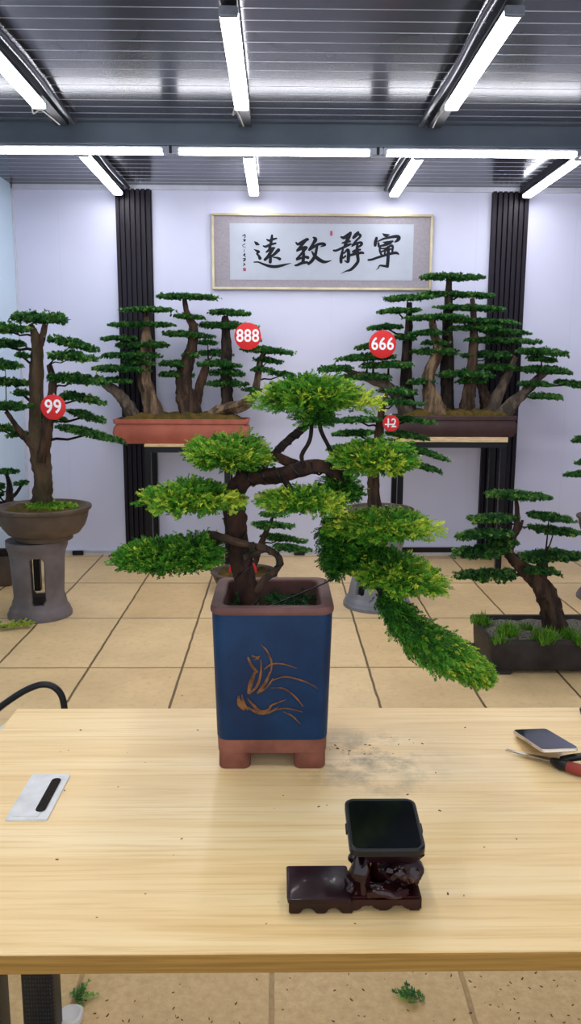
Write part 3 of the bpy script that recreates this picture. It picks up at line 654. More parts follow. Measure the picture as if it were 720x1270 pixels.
# ================================================================== PEDESTALS AND ROUND POTS
def pedestal(label, c, rb, rt_, h, m, slots=4, a0=0, sw=.42):
    r = root('pedestal', label, 'pedestal', (c[0], c[1], 0))
    NA, NZ = 128, 44; th = .022
    def rad(z):
        t = z/h
        pts = [(0, rb), (.05, rb), (.055, rb*.965), (.1, rb*.95), (.15, rb*.86), (.3, rb*.8), (.55, rt_*.88), (.85, rt_*.92), (.93, rt_), (1, rt_)]
        for (a, b), (d, e) in zip(pts, pts[1:]):
            if a <= t <= d: return b+(e-b)*(t-a)/(d-a)
        return rt_
    def hole(i, j):
        a = (i+.5)/NA*2*PI; z = (j+.5)/NZ
        for s in range(slots):
            da = (a-a0-s*2*PI/slots+PI) % (2*PI)-PI; lo, hi = .2, .82; e = .05
            if lo <= z <= hi:
                wz = 1.0
                if z < lo+e: wz = math.sqrt(max(0, 1-((lo+e-z)/e)**2))
                if z > hi-e: wz = math.sqrt(max(0, 1-((z-hi+e)/e)**2))
                if abs(da) < sw/2*wz: return True
        return False
    mb = MB(); vs = []
    for lay in (0, th):
        for j in range(NZ+1):
            z = h*j/NZ
            for i in range(NA): a = i/NA*2*PI; q = rad(z)-lay; vs.append((c[0]+q*math.cos(a), c[1]+q*math.sin(a), z))
    off = NA*(NZ+1); H = [[hole(i, j) for j in range(NZ)] for i in range(NA)]; fs = []
    ix = lambda i, j, l: l*off+j*NA+i % NA
    for i in range(NA):
        for j in range(NZ):
            if H[i][j]: continue
            fs.append((ix(i, j, 0), ix(i+1, j, 0), ix(i+1, j+1, 0), ix(i, j+1, 0))); fs.append((ix(i, j, 1), ix(i, j+1, 1), ix(i+1, j+1, 1), ix(i+1, j, 1)))
            if H[(i+1) % NA][j]: fs.append((ix(i+1, j, 0), ix(i+1, j, 1), ix(i+1, j+1, 1), ix(i+1, j+1, 0)))
            if H[i-1][j]: fs.append((ix(i, j, 0), ix(i, j+1, 0), ix(i, j+1, 1), ix(i, j, 1)))
            if j+1 < NZ and H[i][j+1]: fs.append((ix(i, j+1, 0), ix(i+1, j+1, 0), ix(i+1, j+1, 1), ix(i, j+1, 1)))
            if j > 0 and H[i][j-1]: fs.append((ix(i, j, 0), ix(i, j, 1), ix(i+1, j, 1), ix(i+1, j, 0)))
    for i in range(NA):
        fs.append((ix(i, NZ, 0), ix(i+1, NZ, 0), ix(i+1, NZ, 1), ix(i, NZ, 1))); fs.append((ix(i, 0, 0), ix(i, 0, 1), ix(i+1, 0, 1), ix(i+1, 0, 0)))
    mb.add(vs, fs); mb.obj('body', m, r)
    MB().lathe([(rt_-.02, h-.03), (rt_-.008, h-.03), (rt_-.008, h-.001), (rt_-.02, h-.001)], (c[0], c[1], 0), 40).obj('top_plate', m, r)
    return r
def bowl(parent, c, R, h, foot, m, rimw=.02):
    pr = [(foot*.95, 0), (foot, .006), (foot*1.0, .03), (foot*1.1, .04), (R*.74, h*.22), (R*.85, h*.42), (R*.91, h*.65), (R*.935, h*.86), (R*.985, h*.9), (R, h*.94), (R*.995, h*.99), (R*.97, h), (R-rimw-.012, h), (R-rimw-.03, h*.9), (R*.7, h*.84)]
    return MB().lathe(pr, c, 56).obj('pot', m, parent)

# --- left tall bonsai (99)
YL = 4.93
cl = PZ(47, 766, 0); cl = Vector((P(47, 700, YL).x, YL, 0))
k = px(Vector((cl.x, YL, .3)))
zp = P(47, 673, YL-.1).z
pedestal('grey slotted clay pedestal under the round brown pot on the left', cl, 39*k, 37*k, zp, M['greystone'], 4, -PI/2+.25, .54)
b99 = root('bonsai', 'tall layered bonsai in a round brown bowl on the left pedestal, 99 disc', 'bonsai', (cl.x+.0, YL, zp))
hp = P(54, 627, YL).z-zp
bc = Vector((P(54, 640, YL).x, YL, zp))
bowl(b99, bc, 58*k, hp, 34*k, M['brownpot'])
mound('soil', (bc.x, YL, zp+hp*.88), 44*k, 44*k*.75, .03, M['moss'], b99)
v, t = dome((bc.x+.05, YL-.03, zp+hp*.93), .19, .14, .03, 700, .02, CLUMP, young=.9); finish('ground_moss', leafmesh('ground_moss', v, t), M['grass'], b99, False)
t99 = [[(52, 645, 32), (52, 632, 27), (52, 615, 22), (52, 595, 21), (50, 570, 23), (48, 540, 19), (46, 500, 16), (45, 460, 15), (45, 430, 13), (42, 412, 8), (38, 402, 5)], [(50, 572, 16), (55, 552, 14), (59, 525, 13), (64, 495, 11), (66, 473, 9), (61, 452, 6)], [(45, 432, 10), (52, 420, 8), (56, 402, 6)], [(43, 558, 9), (31, 543, 8), (20, 528, 6), (8, 510, 5)]]
p99 = [(7, 392, 97, 394, 15), (-30, 408, 42, 407, 9), (50, 416, 128, 435, 9), (-35, 428, 40, 425, 9), (14, 440, 40, 441, 4), (52, 439, 128, 444, 10), (-22, 455, 35, 451, 10), (48, 466, 140, 473, 10), (-26, 475, 40, 473, 8), (13, 486, 40, 488, 6), (64, 487, 137, 500, 8), (-30, 505, 44, 503, 9), (33, 517, 88, 521, 7), (78, 507, 136, 524, 7), (-30, 532, 26, 530, 8), (5, 539, 38, 537, 5), (62, 525, 162, 550, 8)]
grow(b99, YL, t99, p99, ['barkmoss', 'bark', 'bark', 'bark'], 'leaf_mid', .02, 1.0, ys=[0, -.03, 0, -.03], ydev=.12, aymax=.17)

# --- tree 12 on pale pedestal
YM = 5.15
cm = Vector((P(468, 700, YM).x, YM, 0)); k = px(Vector((cm.x, YM, .3)))
zp = P(468, 670, YM-.1).z
pedestal('pale grey pedestal behind the blue-potted juniper, right of the blue pot', cm, 42*k, 32*k, zp, M['palestone'], 4, -PI/2+.8, .4)
b12 = root('bonsai', 'layered bonsai in a round bowl behind the front juniper, 12 disc', 'bonsai', (cm.x, YM, zp))
hp = P(467, 630, YM).z-zp
bowl(b12, (cm.x, YM, zp), 43*k, hp, 27*k, M['brownpot']); mound('soil', (cm.x, YM, zp+hp*.86), 33*k, 24*k, .03, M['gravel'], b12)
t12 = [[(465, 632, 17), (464, 612, 15), (463, 590, 14), (466, 560, 12), (470, 530, 10), (474, 505, 7), (480, 488, 4)]]
p12 = [(472, 484, 512, 488, 6), (452, 498, 528, 500, 6), (408, 522, 478, 519, 7), (470, 516, 546, 525, 6), (404, 538, 478, 536, 7), (470, 535, 540, 545, 7), (490, 548, 563, 573, 6), (400, 556, 470, 552, 7), (480, 565, 553, 587, 6), (440, 575, 500, 578, 6)]
grow(b12, YM, t12, p12, ['bark'], 'leaf_bg', .019, 1.0, ydev=.16, aymax=.17)

# --- small low bonsai behind the blue pot
YQ = 5.55
cq = Vector((P(303, 720, YQ).x, YQ, 0)); k = px(Vector((cq.x, YQ, .1)))
bq = root('bonsai', 'small low bonsai in a shallow round bowl on the tiles behind the blue pot', 'bonsai', (cq.x, YQ, 0))
hq = P(303, 708, YQ).z
bowl(bq, cq, 42*k, hq, 26*k, M['brownpot']); mound('soil', (cq.x, YQ, hq*.84), 33*k, 27*k, .03, M['moss'], bq)
grow(bq, YQ, [[(310, 708, 12), (318, 690, 9), (325, 672, 7), (332, 655, 5), (338, 640, 3)]], [(318, 637, 356, 640, 6), (302, 650, 366, 652, 7), (255, 672, 300, 665, 6), (316, 662, 384, 672, 8), (330, 676, 388, 682, 6), (300, 680, 345, 682, 6)], ['bark'], 'leaf_mid', .02, 1.0, ydev=.12, aymax=.16)

# --- right low rectangular tray bonsai
YR = 4.02
a = PZ(606, 838, 0); Yfr = a.y
zt = P(608, 795, Yfr).z; kr = px(Vector((.9, Yfr, zt)))
X0 = P(607, 800, Yfr).x; X1 = X0+.72; Yb = PZ(584, 762, zt).y; cyr = (Yfr+Yb)/2; cxr = (X0+X1)/2; hx, hy = (X1-X0)/2, (Yb-Yfr)/2
br = root('bonsai', 'leaning bonsai in a dark rectangular tray on the tiles at right', 'bonsai', (cxr, cyr, 0))
MB().loft([(.02, hx*.93, hy*.9, .03), (.03, hx*.94, hy*.91, .03), (zt*.5, hx*.955, hy*.935, .035), (zt*.86, hx*.965, hy*.95, .04), (zt*.87, hx, hy, .03), (zt, hx, hy, .03), (zt, hx-.022, hy-.022, .02), (zt*.84, hx*.95-.02, hy*.95-.02, .02)], (cxr, cyr, 0), 5).obj('tray', M['traydark'], br)
for sx in (-1, 1):
    for sy in (-1, 1): MB().box((cxr+sx*hx*.82-.06, cyr+sy*hy*.78-.04, 0), (cxr+sx*hx*.82+.06, cyr+sy*hy*.78+.04, .024)).obj('foot', M['traydark'], br, .006)
mound('soil', (cxr, cyr, zt*.84), hx*.955-.02, hy*.955-.02, .03, M['gravel'], br)
tR = [[(694, 792, 40), (690, 778, 31), (684, 758, 25), (676, 738, 24), (666, 722, 20), (652, 707, 17), (640, 696, 14), (631, 686, 11), (634, 672, 8), (639, 655, 7), (641, 638, 6), (640, 620, 4)], [(668, 724, 15), (671, 708, 14), (673, 694, 12), (676, 688, 8)], [(636, 668, 5), (644, 655, 5), (648, 645, 3)]]
pR = [(592, 612, 691, 616, 9), (571, 644, 648, 641, 12), (644, 637, 717, 645, 9), (554, 666, 642, 658, 13), (646, 653, 728, 662, 11), (553, 687, 640, 680, 16), (632, 690, 732, 686, 14), (558, 715, 652, 710, 11), (645, 706, 698, 709, 6), (600, 672, 645, 672, 14)]
grow(br, cyr, tR, pR, ['bark', 'bark', 'barkdark'], 'leaf_low', .018, 1.1, ydev=.12, aymax=.17, ayf=.5)
for (x, yy, n_, s_) in ((597, 768, 50, .07), (630, 782, 90, .08), (618, 790, 40, .05), (675, 790, 110, .075), (705, 785, 70, .06), (655, 776, 60, .05), (720, 792, 50, .06)):
    c = PZ(x, yy+8, zt*.9); pts = np.array(c)+RNG.normal(size=(n_, 3))*np.array([.022, .02, .003]); d = RNG.normal(size=(n_, 3))*.3; d[:, 2] = 1
    v, t = leaves(pts, d, 1.35*s_*(.5+.5*RNG.random(n_)), np.clip(.4+.3*RNG.normal(size=n_), 0, 1), BLADE); finish('grass_tuft', leafmesh('grass_tuft', v, t), M['grass'], br, False)

# --- bonsai at far right edge on a pedestal, mostly out of view
YE = 5.3
ce = Vector((P(758, 660, YE).x, YE, 0)); k = px(Vector((ce.x, YE, .5)))
zp = P(758, 672, YE).z
pedestal('grey pedestal at the right edge holding the bonsai whose tips enter the photo', ce, .2, .17, zp, M['greystone'], 4, -PI/2+.3, .45)
be = root('bonsai', 'bonsai beyond the right photo edge with only three branch tips showing', 'bonsai', (ce.x, YE, zp))
bowl(be, (ce.x, YE, zp), 43*k, P(758, 640, YE).z-zp, 26*k, M['brownpot']); mound('soil', (ce.x, YE, P(758, 640, YE).z-.03), 33*k, 24*k, .03, M['moss'], be)
grow(be, YE, [[(760, 645, 18), (758, 600, 15), (760, 560, 12), (757, 520, 8), (756, 500, 5)]], [(703, 548, 752, 538, 7), (708, 574, 756, 571, 6), (692, 590, 756, 584, 7), (728, 505, 790, 507, 9), (760, 545, 810, 548, 7), (762, 580, 815, 585, 7)], ['bark'], 'leaf_bg', .019, 1.0, ydev=.05, aymax=.16)

# --- small bonsai far left on a low stand, and a brown planter below it
YZ = 5.6
zt2 = P(10, 642, YZ).z
st3 = stand('black metal stand mostly hidden behind the left pedestal', -105, 46, 645, YZ-.12, .3, .02, cross=False)
zz3 = st3[1]
c3 = P(-4, 630, YZ+.03); bz = root('bonsai', 'small dark bonsai at the left edge behind the big round bowl', 'bonsai', (c3.x, YZ+.03, zz3))
MB().loft(tray_profile(.07, .2, .1, .012), (c3.x, YZ+.03, zz3), 5).obj('tray', M['darkclay'], bz); mound('soil', (c3.x, YZ+.03, zz3+.06), .18, .085, .025, M['soil'], bz)
grow(bz, YZ+.03, [[(11, 626, 9), (12, 612, 8), (12, 600, 6), (8, 588, 4)], [(13, 617, 5), (20, 612, 4), (27, 602, 3)]], [(-14, 586, 27, 584, 6), (16, 600, 39, 598, 6), (-16, 602, 10, 604, 8), (-14, 614, 8, 613, 6)], ['barkdark', 'barkdark'], 'leaf_bg', .022, 1., ydev=.06, aymax=.09)
c4 = P(-30, 727, 5.72); c4 = PZ(-30, 728, 0)
h4 = P(-10, 691, c4.y).z
b4 = root('planter', 'brown rectangular planter on the floor at left edge behind the pedestal', 'planter', (c4.x, c4.y+.15, 0))
hx4 = P(14, 710, c4.y).x-c4.x
MB().loft(tray_profile(h4, hx4, .15, .015), (c4.x, c4.y+.15, 0), 5).obj('pot', M['brownpot'], b4); mound('soil', (c4.x, c4.y+.15, h4*.92), hx4*.94-.02, .125, .02, M['soil'], b4)

# ================================================================== RED DISCS
def disc(label, x, y, dia, Y, text, ts, strike=False, tilt=0):
    c = P(x, y, Y); k = px(c); R = dia*.5*k
    r = root('price_tag', label, 'tag', (c.x, Y, c.z-R), 'round red number discs')
    rr = [[(c.x+q*math.cos(a), yy, c.z+q*math.sin(a)) for a in [2*PI*i/48 for i in range(48)]] for q, yy in ((R*.98, Y+.003), (R, Y+.002), (R, Y-.002), (R*.98, Y-.003))]
    MB().rings(rr).obj('disc', M['red'], r)
    if text:
        me = textmesh(text, ts*k*.93, .0008, ts*k*.016); me.transform(Matrix.Translation((c.x, Y-.0035, c.z)) @ Matrix.Rotation(PI/2, 4, 'X') @ Matrix.Diagonal((.93, 1.06, 1, 1))); finish('number', me, M['white'], r, False)
    if strike: MB().box((c.x-R*.75, Y-.0042, c.z-R*.2), (c.x+R*.45, Y-.003, c.z-R*.05)).obj('strike_line', M['white'], r, smooth=False)
    MB().tube([(c.x, Y, c.z+R*.9), (c.x+.002, Y+.02, c.z+R*1.1), (c.x, Y+.05, c.z+R*.95)], .0015, 5).obj('string', M['white'], r)
    return r
disc('red disc reading 99 on the tall left bonsai', 66, 505, 31, YL-.22, '99', 24)
disc('red disc reading 888 on the red-brown tray forest', 307, 417, 33, YS-.02, '888', 21.5)
disc('red disc reading 666 on the dark tray forest', 474, 427, 34, YS-.03, '666', 21.5)
disc('small red disc reading 12 behind the front juniper', 484.5, 525, 20.5, YM-.2, '12', 15.5, True)
r5 = disc('plain red disc behind the trunk above the blue pot', 301, 709, 35, YQ-.06, None, 0)

# ================================================================== DESK
HD = .77
fl = PZ(0, 1187, HD); fr = PZ(720, 1180, HD); bk = PZ(20, 880, HD); Yf_ = (fl.y+fr.y)/2; Yb_ = (bk.y+PZ(720, 876, HD).y)/2; XD0 = bk.x; XD1 = XD0+1.62
dk = root('desk', 'pale wood laminate desk with black perforated legs in the foreground', 'desk', ((XD0+XD1)/2, (Yf_+Yb_)/2, 0))
MB().box((XD0, Yf_+.0015, HD-.026), (XD1, Yb_, HD)).obj('tabletop', M['desk'], dk, .0015)
MB().box((XD0, Yf_-.001, HD-.026), (XD1, Yf_+.0015, HD-.001)).obj('edge_band', M['edgeband'], dk, smooth=False)
for lx in (XD0+.05, XD1-.05):
    for ly in (Yb_-.09, Yb_-.41): MB().loft([(.03, .037, .03, .008), (HD-.06, .037, .03, .008)], (lx, ly, 0), 3).obj('leg', M['perf'], dk)
    MB().box((lx-.03, Yf_+.06, HD-.062), (lx+.03, Yb_-.04, HD-.026)).obj('top_rail', M['blackplastic'], dk, .004)
    MB().box((lx-.03, Yf_+.06, 0), (lx+.03, Yb_-.04, .03)).obj('foot_rail', M['blackplastic'], dk, .006)
MB().box((XD0+.1, Yb_-.1, HD-.075), (XD1-.1, Yb_-.06, HD-.026)).obj('cross_rail', M['blackplastic'], dk, .003)
# cable plate let into the top
q = [PZ(42, 962, HD), PZ(88, 962, HD), PZ(58, 1018, HD), PZ(4, 1018.5, HD)]
px0 = (q[0].x+q[3].x)/2; px1 = (q[1].x+q[2].x)/2; py0 = q[3].y; py1 = q[0].y
cp = MB().loft([(0, (px1-px0)/2, (py1-py0)/2, .004), (.003, (px1-px0)/2, (py1-py0)/2, .004), (.0035, (px1-px0)/2-.002, (py1-py0)/2-.002, .004), (.0035, (px1-px0)/2-.009, (py1-py0)/2-.008, .003), (.0022, (px1-px0)/2-.01, (py1-py0)/2-.009, .003)], ((px0+px1)/2, (py0+py1)/2, HD), 3).obj('cable_plate', M['platewhite'], dk)
W_ = px1-px0; H_ = py1-py0
MB().loft([(0, W_*.33, H_*.44, .003), (.0012, W_*.33, H_*.44, .003)], (px0+W_*.42, (py0+py1)/2, HD+.0022), 3).obj('flap', M['platewhite'], cp)
MB().loft([(0, W_*.12, H_*.37, .008), (.0006, W_*.12, H_*.37, .008)], (px0+W_*.72, py0+H_*.52, HD+.0036), 4).obj('brush_slot', M['slot'], cp)

# ================================================================== BLUE POT JUNIPER
zb_ = HD
f_l = PZ(271, 956, HD); f_r = PZ(404, 954, HD); Yp0 = (f_l.y+f_r.y)/2
YPf = Yp0-.006
top_l = P(261.5, 772, YPf); top_r = P(412, 770, YPf); ztop = P(336, 754, YPf).z
hb = (f_r.x-f_l.x)/2; cxp = (f_l.x+f_r.x+top_l.x+top_r.x)/4; ht = (top_r.x-top_l.x)/2; HP = ztop-HD
cyp = YPf+ht
jn = root('juniper_bonsai', 'bright green cascading juniper in a tall blue square pot on the desk', 'bonsai', (cxp, cyp, HD))
H1 = P(336, 920, YPf).z-HD       # blue starts
rimz = P(336, 762, YPf).z-HD
def wd(z): return hb+(ht-hb)*min(1, z/HP)**.9
MB().loft([(H1, wd(H1), wd(H1), .022), (H1+.004, wd(H1)+.001, wd(H1)+.001, .022)]+[(H1+(rimz-H1)*i/6, wd(H1+(rimz-H1)*i/6)+.001, wd(H1+(rimz-H1)*i/6)+.001, .024) for i in range(1, 7)]+[(rimz, ht-.012, ht-.012, .018), (HP-.066, ht-.014, ht-.014, .018)], (cxp, cyp, HD), 6, caps=(True, False)).obj('pot', M['blue'], jn)
MB().loft([(rimz-.002, ht+.001, ht+.001, .026), (rimz+.002, ht+.0035, ht+.0035, .028), (HP-.004, ht+.0035, ht+.0035, .028), (HP, ht+.001, ht+.001, .027), (HP, ht-.017, ht-.017, .018), (HP-.003, ht-.02, ht-.02, .016), (HP-.06, ht-.022, ht-.022, .016)], (cxp, cyp, HD), 6, caps=(False, False)).obj('rim', M['clay'], jn)
MB().loft([(HP-.062, ht-.021, ht-.021, .016), (HP-.061, ht-.021, ht-.021, .016)], (cxp, cyp, HD), 4).obj('inner_floor', M['innerclay'], jn)
# clay base: block with an arch cut between the feet
zf = .034
MB().loft([(zf, wd(zf), wd(zf), .02), (H1, wd(H1), wd(H1), .021)], (cxp, cyp, HD), 6).obj('base', M['clay2'], jn)
for sx in (-1, 1):
    for sy in (-1, 1):
        fw = .03; MB().loft([(0, fw-.002, fw-.002, .012), (.003, fw, fw, .015), (zf+.004, fw, fw, .015)], (cxp+sx*(hb-fw-.0005), cyp+sy*(hb-fw-.0005), HD), 5).obj('foot', M['clay2'], jn)
mound('soil', (cxp, cyp, HD+HP-.06), ht-.022, ht-.022, .03, M['soil'], jn, 20, 20)
n_ = 260; pts = np.stack([cxp+(RNG.random(n_)-.5)*2*(ht-.03), cyp+(RNG.random(n_)-.5)*2*(ht-.03), np.full(n_, HD+HP-.035)], 1); d = RNG.normal(size=(n_, 3)); d[:, 2] = abs(d[:, 2])*.4
v, t = leaves(pts, d, .014+.012*RNG.random(n_), np.clip(.15+.2*RNG.normal(size=n_), 0, 1), SPRAY); finish('fallen_leaves', leafmesh('fallen_leaves', v, t), M['leaf_mid'], jn, False)
# gold orchid on the front
mb = MB(); yg = YPf
def face_y(zrel): return cyp-wd(zrel)-.0024
og = [[(300, 355, 4), (330, 390, 7), (348, 440, 8), (340, 490, 6), (310, 540, 4)], [(315, 468, 5), (350, 445, 8), (400, 445, 6), (460, 464, 3)], [(350, 520, 3), (400, 503, 7), (460, 512, 7), (520, 535, 5), (555, 556, 3)], [(345, 552, 3), (400, 555, 7), (450, 590, 7), (488, 636, 4)], [(340, 660, 4), (400, 645, 7), (450, 652, 5), (485, 662, 3)], [(400, 660, 3), (440, 680, 6), (475, 715, 4)],
      [(242, 415, 6), (258, 450, 14), (282, 480, 10)], [(300, 425, 4), (300, 480, 9), (285, 540, 12), (250, 578, 6)], [(275, 480, 10), (255, 530, 20), (245, 575, 12)], [(340, 480, 5), (320, 530, 14), (285, 575, 8)], [(355, 510, 4), (325, 550, 9), (285, 578, 6)], [(262, 408, 8), (285, 415, 8), (295, 408, 4)], [(270, 425, 4), (290, 420, 6)],
      [(200, 590, 8), (205, 625, 22), (225, 650, 12)], [(215, 585, 5), (222, 620, 14), (240, 650, 8)], [(240, 600, 3), (265, 630, 12), (300, 660, 14), (335, 650, 10), (350, 630, 8), (410, 606, 4)], [(240, 640, 8), (290, 665, 14), (340, 662, 10), (375, 640, 5)]]
for i, st in enumerate(og):
    ribbon(mb, st, 0, 0, 0, lambda u, v: P(240+u/3.6, 700+v/3.6, YPf).x, lambda u, v: P(240+u/3.6, 700+v/3.6, YPf).z)
mb.v = [(x, face_y(z-HD)-.0001*(i % 7), z) for i, (x, _, z) in enumerate(mb.v)]
mb.obj('orchid_drawing', M['gold'], jn, smooth=False)
# trunk and branches
YJ = cyp
def stem(pts, name='branch', m='barkred', jit=.18, seg=12):
    sp = spline(pts, 6); wp = [P(q[0], q[1], YJ+(q[3] if len(q) > 3 else 0)) for q in sp]; k = px(wp[0])
    return MB().tube(wp, [q[2]*.5*k for q in sp], seg, jit).obj(name, M[m], jn)
stem([(318, 772, 32, 0), (314, 752, 29, 0), (306, 722, 26, 0), (299, 695, 26, 0), (292, 665, 27, 0), (290, 635, 27, 0), (293, 610, 24, .0), (306, 594, 21, .0), (326, 590, 20, 0), (350, 588, 19, 0), (378, 581, 17, -.01), (402, 580, 16, -.02), (418, 592, 16, -.02)], 'trunk')
stem([(298, 604, 15, 0), (303, 585, 13, .02), (318, 572, 12, .02), (340, 566, 12, .02), (362, 575, 12, .01), (382, 582, 10, 0)], 'branch')
stem([(330, 572, 9, .02), (345, 558, 10, .02), (358, 546, 10, .02), (374, 532, 10, .01), (386, 516, 9, 0), (394, 500, 8, 0)], 'branch', 'twig')
stem([(386, 520, 5, 0), (384, 545, 5, -.02), (374, 565, 5, -.02), (378, 580, 5, -.02)], 'branch', 'twig')
stem([(396, 512, 5, 0), (398, 534, 5, 0), (408, 556, 5, 0), (414, 575, 5, 0)], 'branch', 'twig')
stem([(412, 584, 14, -.02), (424, 606, 12, -.02), (416, 634, 11, -.02), (420, 662, 11, -.03), (440, 690, 11, -.03), (466, 722, 10, -.03), (484, 752, 8, -.03), (505, 782, 6, -.03), (545, 810, 4, -.03)], 'branch', 'twig')
stem([(258, 662, 8, -.03), (272, 666, 10, -.04), (292, 672, 9, -.05), (312, 676, 8, -.04), (328, 680, 8, -.03), (342, 688, 8, -.03), (347, 698, 8, -.03), (340, 710, 8, -.03), (328, 718, 9, -.02), (318, 734, 10, -.015)], 'branch', 'bark')
stem([(302, 692, 8, -.02), (316, 686, 8, -.02), (330, 679, 6, -.03)], 'branch', 'bark')
stem([(288, 625, 9, 0), (272, 618, 7, -.02), (250, 615, 5, -.04)], 'branch', 'twig')
stem([(300, 590, 8, 0), (288, 575, 8, -.01), (276, 566, 6, -.02)], 'branch', 'twig')
stem([(286, 664, 8, 0), (262, 672, 8, -.03), (225, 685, 5, -.05)], 'branch', 'twig')
stem([(350, 590, 9, 0), (360, 606, 8, -.03), (372, 620, 6, -.05)], 'branch', 'twig')
stem([(414, 640, 8, -.02), (440, 655, 8, -.03), (480, 655, 5, -.03)], 'branch', 'twig')
stem([(418, 585, 9, -.02), (440, 582, 8, -.02), (470, 572, 5, -.02)], 'branch', 'twig')
def coil(pts, turns, rx, rw=.0016):
    sp = spline(pts, 14); wp = [P(q[0], q[1], YJ+(q[3] if len(q) > 3 else 0)) for q in sp]; n = len(wp); k = px(wp[0]); out = []
    for i in range(n-1):
        t = (wp[i+1]-wp[i]).normalized(); nx = t.cross(Vector((0, 1, 0))).normalized(); ny = t.cross(nx); a = 2*PI*turns*i/n; out.append(wp[i]+(nx*math.cos(a)+ny*math.sin(a))*(sp[i][2]*.5*k*1.06))
    return MB().tube(out, rw, 6).obj('wire', M['blackplastic'], jn)
coil([(315, 755, 29, 0), (306, 722, 26, 0), (299, 695, 26, 0), (292, 665, 27, 0), (290, 640, 27, 0)], 3.2, 1)
coil([(306, 594, 21, 0), (326, 590, 20, 0), (350, 588, 19, 0), (378, 581, 17, -.01), (402, 580, 16, -.02)], 5, 1, .0018)
coil([(345, 558, 10, .02), (358, 546, 10, .02), (374, 532, 10, .01), (386, 516, 9, 0)], 5, 1)
coil([(312, 676, 8, -.04), (328, 680, 8, -.03), (342, 688, 8, -.03), (347, 698, 8, -.03), (340, 710, 8, -.03), (328, 718, 9, -.02)], 5, 1, .0014)
MB().tube([P(322, 757, YJ-.01), P(368, 738, YJ-.02), P(414, 718, YJ-.025)], .0016, 6).obj('guy_wire', M['blackplastic'], jn)
def jgeo(x0, y0, x1, y1, dY, ay):
    c = P((x0+x1)/2, (y0+y1)/2, YJ+dY); k = px(c); ax = (x1-x0)*.5*k-.004; sn = abs(c.z-CAM.z)/(c-CAM).length; E = (y1-y0)*k*.9
    ay = min(ay, (E-.03)/(2*sn)) if sn > .05 else ay
    az = max(.012, (E-1.7*ay*sn-.012)/1.25); c.z += -E/2+.25*az+.85*ay*sn+.004
    return c, k, ax, ay, az
def jpad(x0, y0, x1, y1, dY, ay, n, size=.0225, droop=0., rot=0., young=.6, under=.28, extra=None, lobes=.2, shape=.8):
    c, k, ax, ay, az = jgeo(x0, y0, x1, y1, dY, ay)
    v, t = dome(c, ax, ay, az, n, size, SPRAY, lobes=lobes, young=young, under=under, droop=droop, rot=rotY(rot), shape=shape)
    if extra is not None: v = np.concatenate([v]+[e[0] for e in extra]); t = np.concatenate([t]+[e[1] for e in extra])
    finish('foliage_pad', leafmesh('foliage_pad', v, t), M['leaf_fg'], jn, False)
    mb = MB()
    for i in range(12):
        a = random.random()*2*PI; f = .4+.5*random.random(); tip = Vector(c)+Matrix([list(q) for q in rotY(rot)]) @ Vector((ax*f*math.cos(a), ay*f*math.sin(a), az*.2))
        s0 = Vector(c)+Vector((0, 0, -az*.12)); mb.tube([s0, s0.lerp(tip, .5)+Vector((0, 0, az*.05)), tip], [.0035, .0026, .0014], 5)
    mb.obj('branch', M['twig'], jn)
def part_dome(x0, y0, x1, y1, dY, ay, n, size=.021, **kw):
    c, k, ax, ay, az = jgeo(x0, y0, x1, y1, dY, ay); return dome(c, ax, ay, az, n, size, SPRAY, **kw)
jpad(304, 471, 480, 512, 0, .11, 3600, extra=[part_dome(362, 496, 424, 530, 0, .04, 500, under=.6, young=0.)])
jpad(210, 537, 350, 586, .01, .10, 2800)
jpad(166, 593, 312, 640, -.03, .10, 3000)
jpad(133, 660, 287, 716, -.04, .12, 3600, young=.25, extra=[part_dome(190, 655, 290, 712, -.04, .1, 1000, young=.0)])
jpad(313, 598, 442, 640, -.05, .10, 2600)
jpad(398, 544, 528, 590, -.02, .10, 2800)
jpad(398, 626, 552, 676, -.03, .11, 3300, extra=[part_dome(396, 632, 450, 690, -.02, .05, 900, young=0., under=.5)])
jpad(410, 676, 566, 746, -.03, .12, 4200, rot=.14, extra=[part_dome(400, 655, 450, 720, -.02, .05, 700, young=0., under=.5)])
jpad(392, 588, 452, 628, .0, .06, 800, young=.0)
jpad(412, 664, 492, 702, -.01, .07, 1300, young=.0)
# hanging tail: an arching spine of sprays
sp = spline([(474, 738, 9), (488, 758, 14), (505, 778, 20), (530, 798, 27), (558, 812, 25), (582, 826, 17), (598, 836, 8)], 40); vs = []; tt = []
for q in sp:
    n_ = 30; c = np.array(P(q[0], q[1], YJ-.03)); k = px(Vector(c)); off = RNG.normal(size=(n_, 3)); off /= np.linalg.norm(off, axis=1, keepdims=True); off *= (RNG.random(n_)**.5)[:, None]*q[2]*k*.95; off[:, 1] *= 1.3
    d = np.array([.9, 0, -.75])+RNG.normal(size=(n_, 3))*.45+off/(q[2]*k)*.5
    v, t = leaves(c+off, d, .022*(.6+.6*RNG.random(n_)), np.clip(.15+.2*RNG.normal(size=n_)+.5*(q[0]-480)/120, 0, 1), SPRAY); vs.append(v); tt.append(t)
finish('foliage_pad', leafmesh('foliage_pad', np.concatenate(vs), np.concatenate(tt)), M['leaf_fg'], jn, False)
